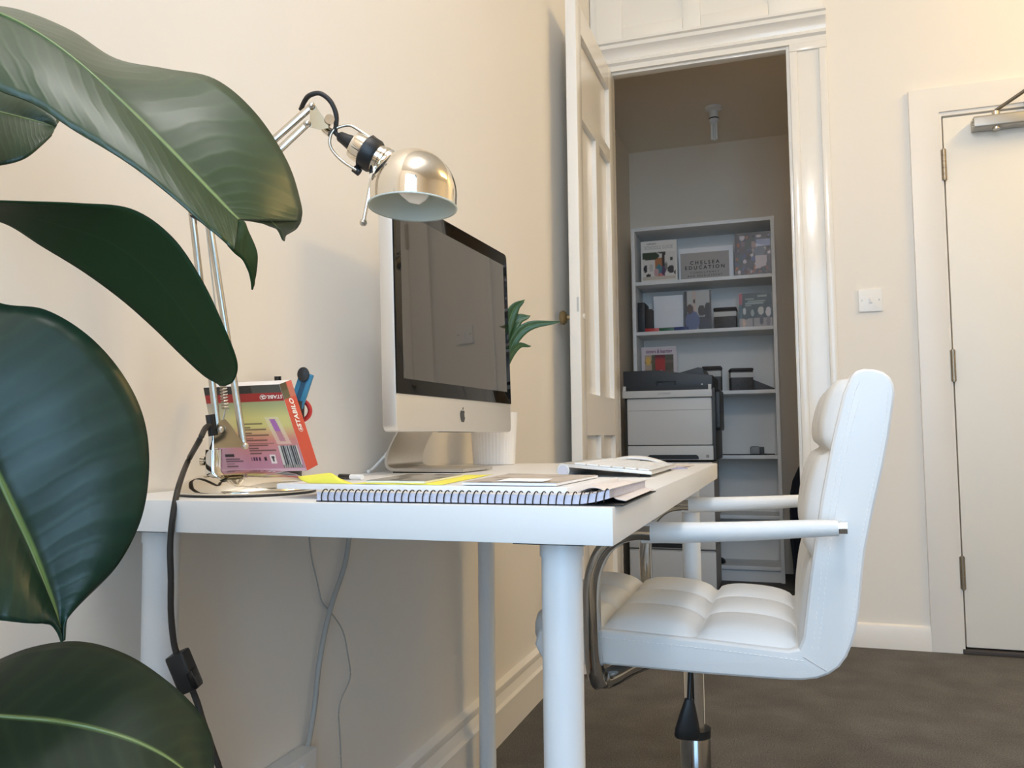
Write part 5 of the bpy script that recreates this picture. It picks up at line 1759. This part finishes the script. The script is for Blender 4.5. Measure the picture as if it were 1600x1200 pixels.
def tin(lab, x0p, x1p, topp, shelf, yoff, rot=0.0):
    y = SY_ + yoff; z0 = SZ[shelf] + 0.0005
    x0 = on(1, y, x0p, topp).x; x1 = on(1, y, x1p, topp).x; zt = on(1, y, (x0p + x1p) / 2, topp).z
    cx = (x0 + x1) / 2; wd = (x1 - x0); h_ = zt - z0
    t = thing('gift_box', lab, 'box', (cx, y, z0), 'small banded boxes on the bookcase')
    M = Matrix.Translation((cx, y + wd / 2, z0)) @ Matrix.Rotation(rot, 4, 'Z')
    box('carton', -wd / 2, wd / 2, -wd / 2, wd / 2, 0, h_ * 0.86, mat('patterned_brown', (0.05, 0.04, 0.032), 0.5, noise=0.9, nscale=90), t, bev=0.003, M=M)
    box('paper_band', -wd / 2 - 0.001, wd / 2 + 0.001, -wd / 2 - 0.001, wd / 2 + 0.001, h_ * 0.58, h_ * 0.80, mat('band_white', (0.62, 0.61, 0.58), 0.6), t, bev=0.001, M=M)
    box('lid', -wd / 2 - 0.003, wd / 2 + 0.003, -wd / 2 - 0.003, wd / 2 + 0.003, h_ * 0.86, h_, M_BROWN, t, bev=0.008, M=M)


tin('brown patterned box with a white band on the second shelf', 1115, 1150, 480, 1, 0.06)
tin('banded brown box on the third shelf, half behind the printer', 1097, 1126, 572, 2, 0.04)
tin('banded brown box in the middle of the third shelf', 1139, 1174, 575, 2, 0.05, 0.15)
y = SY_ + 0.10
xa, xb = on(1, y, 1177, 600).x, min(on(1, y, 1212, 600).x, sx1 - ST - 0.004)
prism('folder', [(xa, SZ[2] + 0.0005), (xb, SZ[2] + 0.0005), (xb, SZ[2] + 0.012), (xa, on(1, y, 1177, 593).z)], y, y + 0.14, M_PRS, None, M=My, bev=0.001)
tag(bpy.data.objects['folder'], 'dark wedge-shaped folder sloping down at the third shelf right', 'folder')
t, x0, x1, y, z0, zt = stand_card('magazine', 'magazine', 'magazine with a red postbox on its cover behind the printer', 1002, 1057, 542, 2, 0.06, 0.012, cov_post, 50, 50)
text('singers & learning', 0.030, Mf((x0 + x1) / 2, y - 0.0012, z0 + (zt - z0) * 0.90), M_TEXTP, t, sx=0.70, bold=0.0006)
# fourth shelf gadget with a lead
y = SY_ + 0.06
xa, xb = on(1, y, 1172, 705).x, on(1, y, 1194, 705).x; z0 = SZ[3] + 0.0005
t = thing('label_maker', 'small grey gadget with a black end on the fourth shelf', 'gadget', ((xa + xb) / 2, y, z0))
box('body', xa, xa + (xb - xa) * 0.7, y, y + 0.06, z0, z0 + 0.048, mat('gadget_grey', (0.25, 0.26, 0.26), 0.5), t, bev=0.012)
box('end_cap', xa + (xb - xa) * 0.62, xb, y + 0.004, y + 0.05, z0, z0 + 0.044, M_PRS, t, bev=0.004)
sweep('lead', [V((xb - 0.01, y + 0.02, z0 + 0.006)), V((xb + 0.02, y + 0.01, z0 + 0.004)), V((xb + 0.05, y + 0.03, z0 + 0.003)), V((xa - 0.02, y - 0.02, z0 + 0.003)), V((xa - 0.10, y - 0.01, z0 + 0.003)), V((xa - 0.2, y + 0.02, z0 + 0.004))], 0.003, M_BLACK, t)
y = SY_ + 0.02
p = on(1, y, 1124, 800)
tag(sweep('cable_loop', [V((p.x - 0.03, y + 0.02, SZ[4] + 0.004)), V((p.x - 0.01, y + 0.01, SZ[4] + 0.008)), V((p.x + 0.01, y, SZ[4] + 0.02)), V((p.x + 0.004, y, SZ[4] + 0.04)), V((p.x - 0.02, y + 0.02, SZ[4] + 0.035)), V((p.x - 0.05, y + 0.05, SZ[4] + 0.004))], 0.003, M_BLACK), 'loop of black cable on the fifth shelf beside printer', 'cable')
p = on(1, y + 0.1, 1126, 880)
t = thing('black_mouse', 'rounded black mouse on the lowest visible shelf beside printer', 'mouse', (p.x, y + 0.06, SZ[5]))
lathe('mouse_shell', [(0.03, 0.001), (0.032, 0.006), (0.029, 0.018), (0.018, 0.028), (0.0, 0.031)], M_BLACK, t, M=Matrix.Translation((p.x, y + 0.06, SZ[5])) @ Matrix.Scale(1.6, 4, V((0, 1, 0))), n=24, caps=(True, False), smooth='all')
box('wheel', p.x - 0.004, p.x + 0.004, y + 0.03, y + 0.045, SZ[5] + 0.018, SZ[5] + 0.03, M_PRS, t, bev=0.002)

# ================================================================== PRINTER
PY = 3.42
P_ = lambda px, py, dy=0.0: on(1, PY + dy, px, py)
prx0, prx1 = P_(975, 650).x, P_(1113, 650).x
zt_ = P_(1045, 578).z; zdk = P_(1045, 607).z; zbz = P_(1045, 620).z; zln = P_(1045, 696).z; zbt = P_(1045, 719).z
print('PRINTER', prx0, prx1, zt_, zbz, zln, zbt)
PDp = 0.42
pr = thing('printer', 'white and charcoal multifunction printer standing on its paper drawers in the closet', 'printer', ((prx0 + prx1) / 2, PY + 0.2, 0))
pxc = P_(980, 650).x
main = box('main_body', prx0 + 0.002, prx1 + 0.015, PY + 0.012, PY + PDp, zbt, zdk, M_PRS, pr, bev=0.006)
box('front_cover', pxc, prx1 - 0.002, PY, PY + 0.02, zln + 0.002, zbz - 0.006, M_PRW, pr, bev=0.006)
box('cover_groove', pxc + 0.002, prx1 - 0.004, PY - 0.0006, PY + 0.001, P_(1045, 641).z - 0.001, P_(1045, 641).z + 0.001, M_TEXTG, pr)
bz = box('control_bezel', prx0 - 0.004, prx1 + 0.002, PY - 0.018, PY + 0.02, zbz - 0.004, P_(1045, 610).z, M_PRW, pr, bev=0.004)
for sx_ in (prx0 - 0.002, prx1 - 0.016):
    box('bezel_ear', sx_, sx_ + 0.016, PY - 0.014, PY + 0.03, P_(1045, 612).z, P_(1045, 602).z, M_PRW, pr, bev=0.003)
text('LEXMARK', 0.015, frame_from(((prx0 + prx1) / 2 - 0.01, PY - 0.0186, (zbz + P_(1045, 610).z) / 2), (0, -1, 0)), M_TEXTG, bz)
# scanner lid and document feeder
sc0, sc1 = prx0 - 0.0, prx1 + 0.004
prism('scanner_lid', [(sc0, zdk - 0.004), (sc1, zdk - 0.004), (sc1, P_(1045, 588).z), (P_(1055, 600).x, P_(1045, 582).z), (P_(1030, 600).x, zt_), (sc0, zt_)], PY - 0.004, PY + PDp - 0.02, M_PRD, pr, M=My, bev=0.004)
box('output_slot', prx0 + 0.012, prx1 - 0.014, PY - 0.006, PY + 0.05, P_(1045, 611).z, P_(1045, 604).z, M_BLACK, pr)
prism('feeder_tray', [(P_(1042, 590).x, P_(1042, 587).z), (P_(1100, 590).x, P_(1100, 586).z), (P_(1097, 590).x, P_(1097, 574).z), (P_(1090, 590).x, P_(1090, 573).z)], PY + 0.03, PY + PDp - 0.06, M_PRD, pr, M=My, bev=0.003)
hx0, hx1 = P_(1026, 600).x, P_(1056, 600).x
bm = bmesh.new()
hz0, hz1 = P_(1040, 602).z, P_(1040, 595.5).z
for (a, b, c, d) in ((hx0, hx1, hz1 - 0.005, hz1), (hx0, hx0 + 0.006, hz0, hz1), (hx1 - 0.006, hx1, hz0, hz1)):
    add_box(bm, a, b, PY - 0.012, PY - 0.002, c, d, bev=0.001)
fin('lid_grip', bm, M_BLACK, pr)
cyl('status_light', (prx1 - 0.045, PY - 0.0075, P_(1045, 602).z), (prx1 - 0.045, PY - 0.0055, P_(1045, 602).z), 0.004, M_WPLAS, pr, n=12)
# side flap on the right
prism('side_panel', rrect(PY + 0.03, PY + 0.30, P_(1120, 672).z, zdk - 0.01, 0.02), prx1 + 0.012, prx1 + 0.036, M_PRD, pr, M=Matrix(((0, 0, 1, 0), (1, 0, 0, 0), (0, 1, 0, 0), (0, 0, 0, 1))), bev=0.006)
# paper drawer in the body, then two separate drawer units below down to the floor


def drawer(zlo, zhi, name, parent, sl=True):
    dr = box(name, pxc, prx1 + 0.001, PY - 0.002, PY + 0.02, zlo, zhi, M_PRW, parent, bev=0.005)
    if sl:
        c0, c1 = P_(1012, 716).x, P_(1092, 716).x
        prism('finger_slot', rrect(c0, c1, zlo + 0.004, zlo + 0.026, (0.015, 0.015, 0.004, 0.004)), PY - 0.004, PY - 0.0015, M_BLACK, dr, M=My)
    return dr


dr = drawer(zbt, zln - 0.002, 'drawer', pr)
box('drawer_mark', prx1 - 0.034, prx1 - 0.020, PY - 0.0028, PY - 0.0018, zbt + 0.012, zbt + 0.026, M_TEXTG, dr)
nz = 3
zz0 = 0.02; step_ = (zbt - 0.006 - zz0) / nz
for i in range(nz):
    a, b = zz0 + step_ * i, zz0 + step_ * (i + 1) - 0.004
    box('drawer_unit', prx0 + 0.012, prx1 - 0.006, PY + 0.012, PY + PDp - 0.01, a, b, mat('printer_base_grey', (0.55, 0.55, 0.53), 0.5), pr, bev=0.003)
    drawer(a + 0.004, b - 0.004, 'drawer', pr)
for xx in (prx0 + 0.04, prx1 - 0.04):
    for yy in (PY + 0.06, PY + PDp - 0.06):
        cyl('castor', (xx - 0.01, yy, 0.0125), (xx + 0.01, yy, 0.0125), 0.012, M_BLACK, pr, n=16)

# ================================================================== BAG in the closet corner
by = 3.86
bx0 = on(1, by, 1240, 850).x; bzt = on(1, by, 1250, 724).z
bag = thing('backpack', 'dark navy soft bag standing on end right of the bookcase', 'bag', (bx0 + 0.12, by + 0.1, 0))
b_ = bmesh.new()
add_box(b_, -0.5, 0.5, -0.5, 0.5, 0, 1)
bmesh.ops.subdivide_edges(b_, edges=b_.edges[:], cuts=7, use_grid_fill=True)
bmesh.ops.remove_doubles(b_, verts=b_.verts[:], dist=1e-5)
rb = random.Random(3)
for v in b_.verts:
    x, yv, z = v.co
    k = 1 - 0.35 * max(0, (z - 0.72) / 0.28) ** 2
    bul = 1 + 0.10 * math.sin(PI * z)
    r_ = math.hypot(x, yv); s_ = (0.5 / max(abs(x), abs(yv), 1e-6)); rad = 0.5 / max(1e-6, r_ * s_) if r_ > 0 else 1
    m_ = (0.55 + 0.45 * rad)
    v.co = V((bx0 + 0.115 + x * 0.21 * k * bul * (m_ + 0.12), by + 0.10 + yv * 0.20 * k * bul * (m_ + 0.12), 0.001 + z * (bzt - 0.02))) + V((rb.uniform(-1, 1), rb.uniform(-1, 1), 0)) * 0.004
fin('bag_body', b_, M_NAVY, bag, 'all')
sweep('carry_handle', [V((bx0 + 0.08, by + 0.1, bzt - 0.03)), V((bx0 + 0.085, by + 0.1, bzt)), V((bx0 + 0.115, by + 0.1, bzt + 0.018)), V((bx0 + 0.145, by + 0.1, bzt)), V((bx0 + 0.15, by + 0.1, bzt - 0.03))], 0.006, M_BLACK, bag)
box('front_pocket', bx0 + 0.04, bx0 + 0.19, by - 0.012, by + 0.03, 0.08, 0.36, M_NAVY, bag, bev=0.012)
cyl('zip_pull', (bx0 + 0.02, by + 0.02, bzt * 0.80), (bx0 + 0.02, by + 0.02, bzt * 0.80 - 0.03), 0.004, M_SATIN, bag)

# ================================================================== CLOSET CEILING LAMP (unlit)
cl_ = on(2, CH, 1115, 168)
print('CLAMP', cl_)
t = thing('ceiling_lamp', 'bare unlit tube bulb in a white holder on the closet ceiling', 'ceiling light', cl_)
lathe('ceiling_rose', [(0.0, 0), (0.047, 0), (0.045, -0.012), (0.024, -0.020), (0.023, -0.055), (0.0, -0.055)], M_WPLAS, t, M=Matrix.Translation(cl_), n=28, caps=(False, False))
lathe('lamp_holder', [(0.0, -0.055), (0.026, -0.056), (0.026, -0.078), (0.019, -0.082), (0.019, -0.096), (0.0, -0.096)], M_WPLAS, t, M=Matrix.Translation(cl_), n=24, caps=(False, False))
cyl('holder_ring', cl_ + V((0, 0, -0.060)), cl_ + V((0, 0, -0.066)), 0.0268, M_BLACK, t, n=24)
for (dx, dy) in ((-0.011, -0.008), (0.011, -0.008), (0.0, 0.011)):
    lathe('bulb_tube', [(0.0, -0.095), (0.0070, -0.095), (0.0070, -0.176), (0.005, -0.181), (0.0, -0.182)], mat('tube_glass', (0.85, 0.84, 0.80), 0.25), t, M=Matrix.Translation(cl_ + V((dx, dy, 0))), n=14, caps=(False, False))
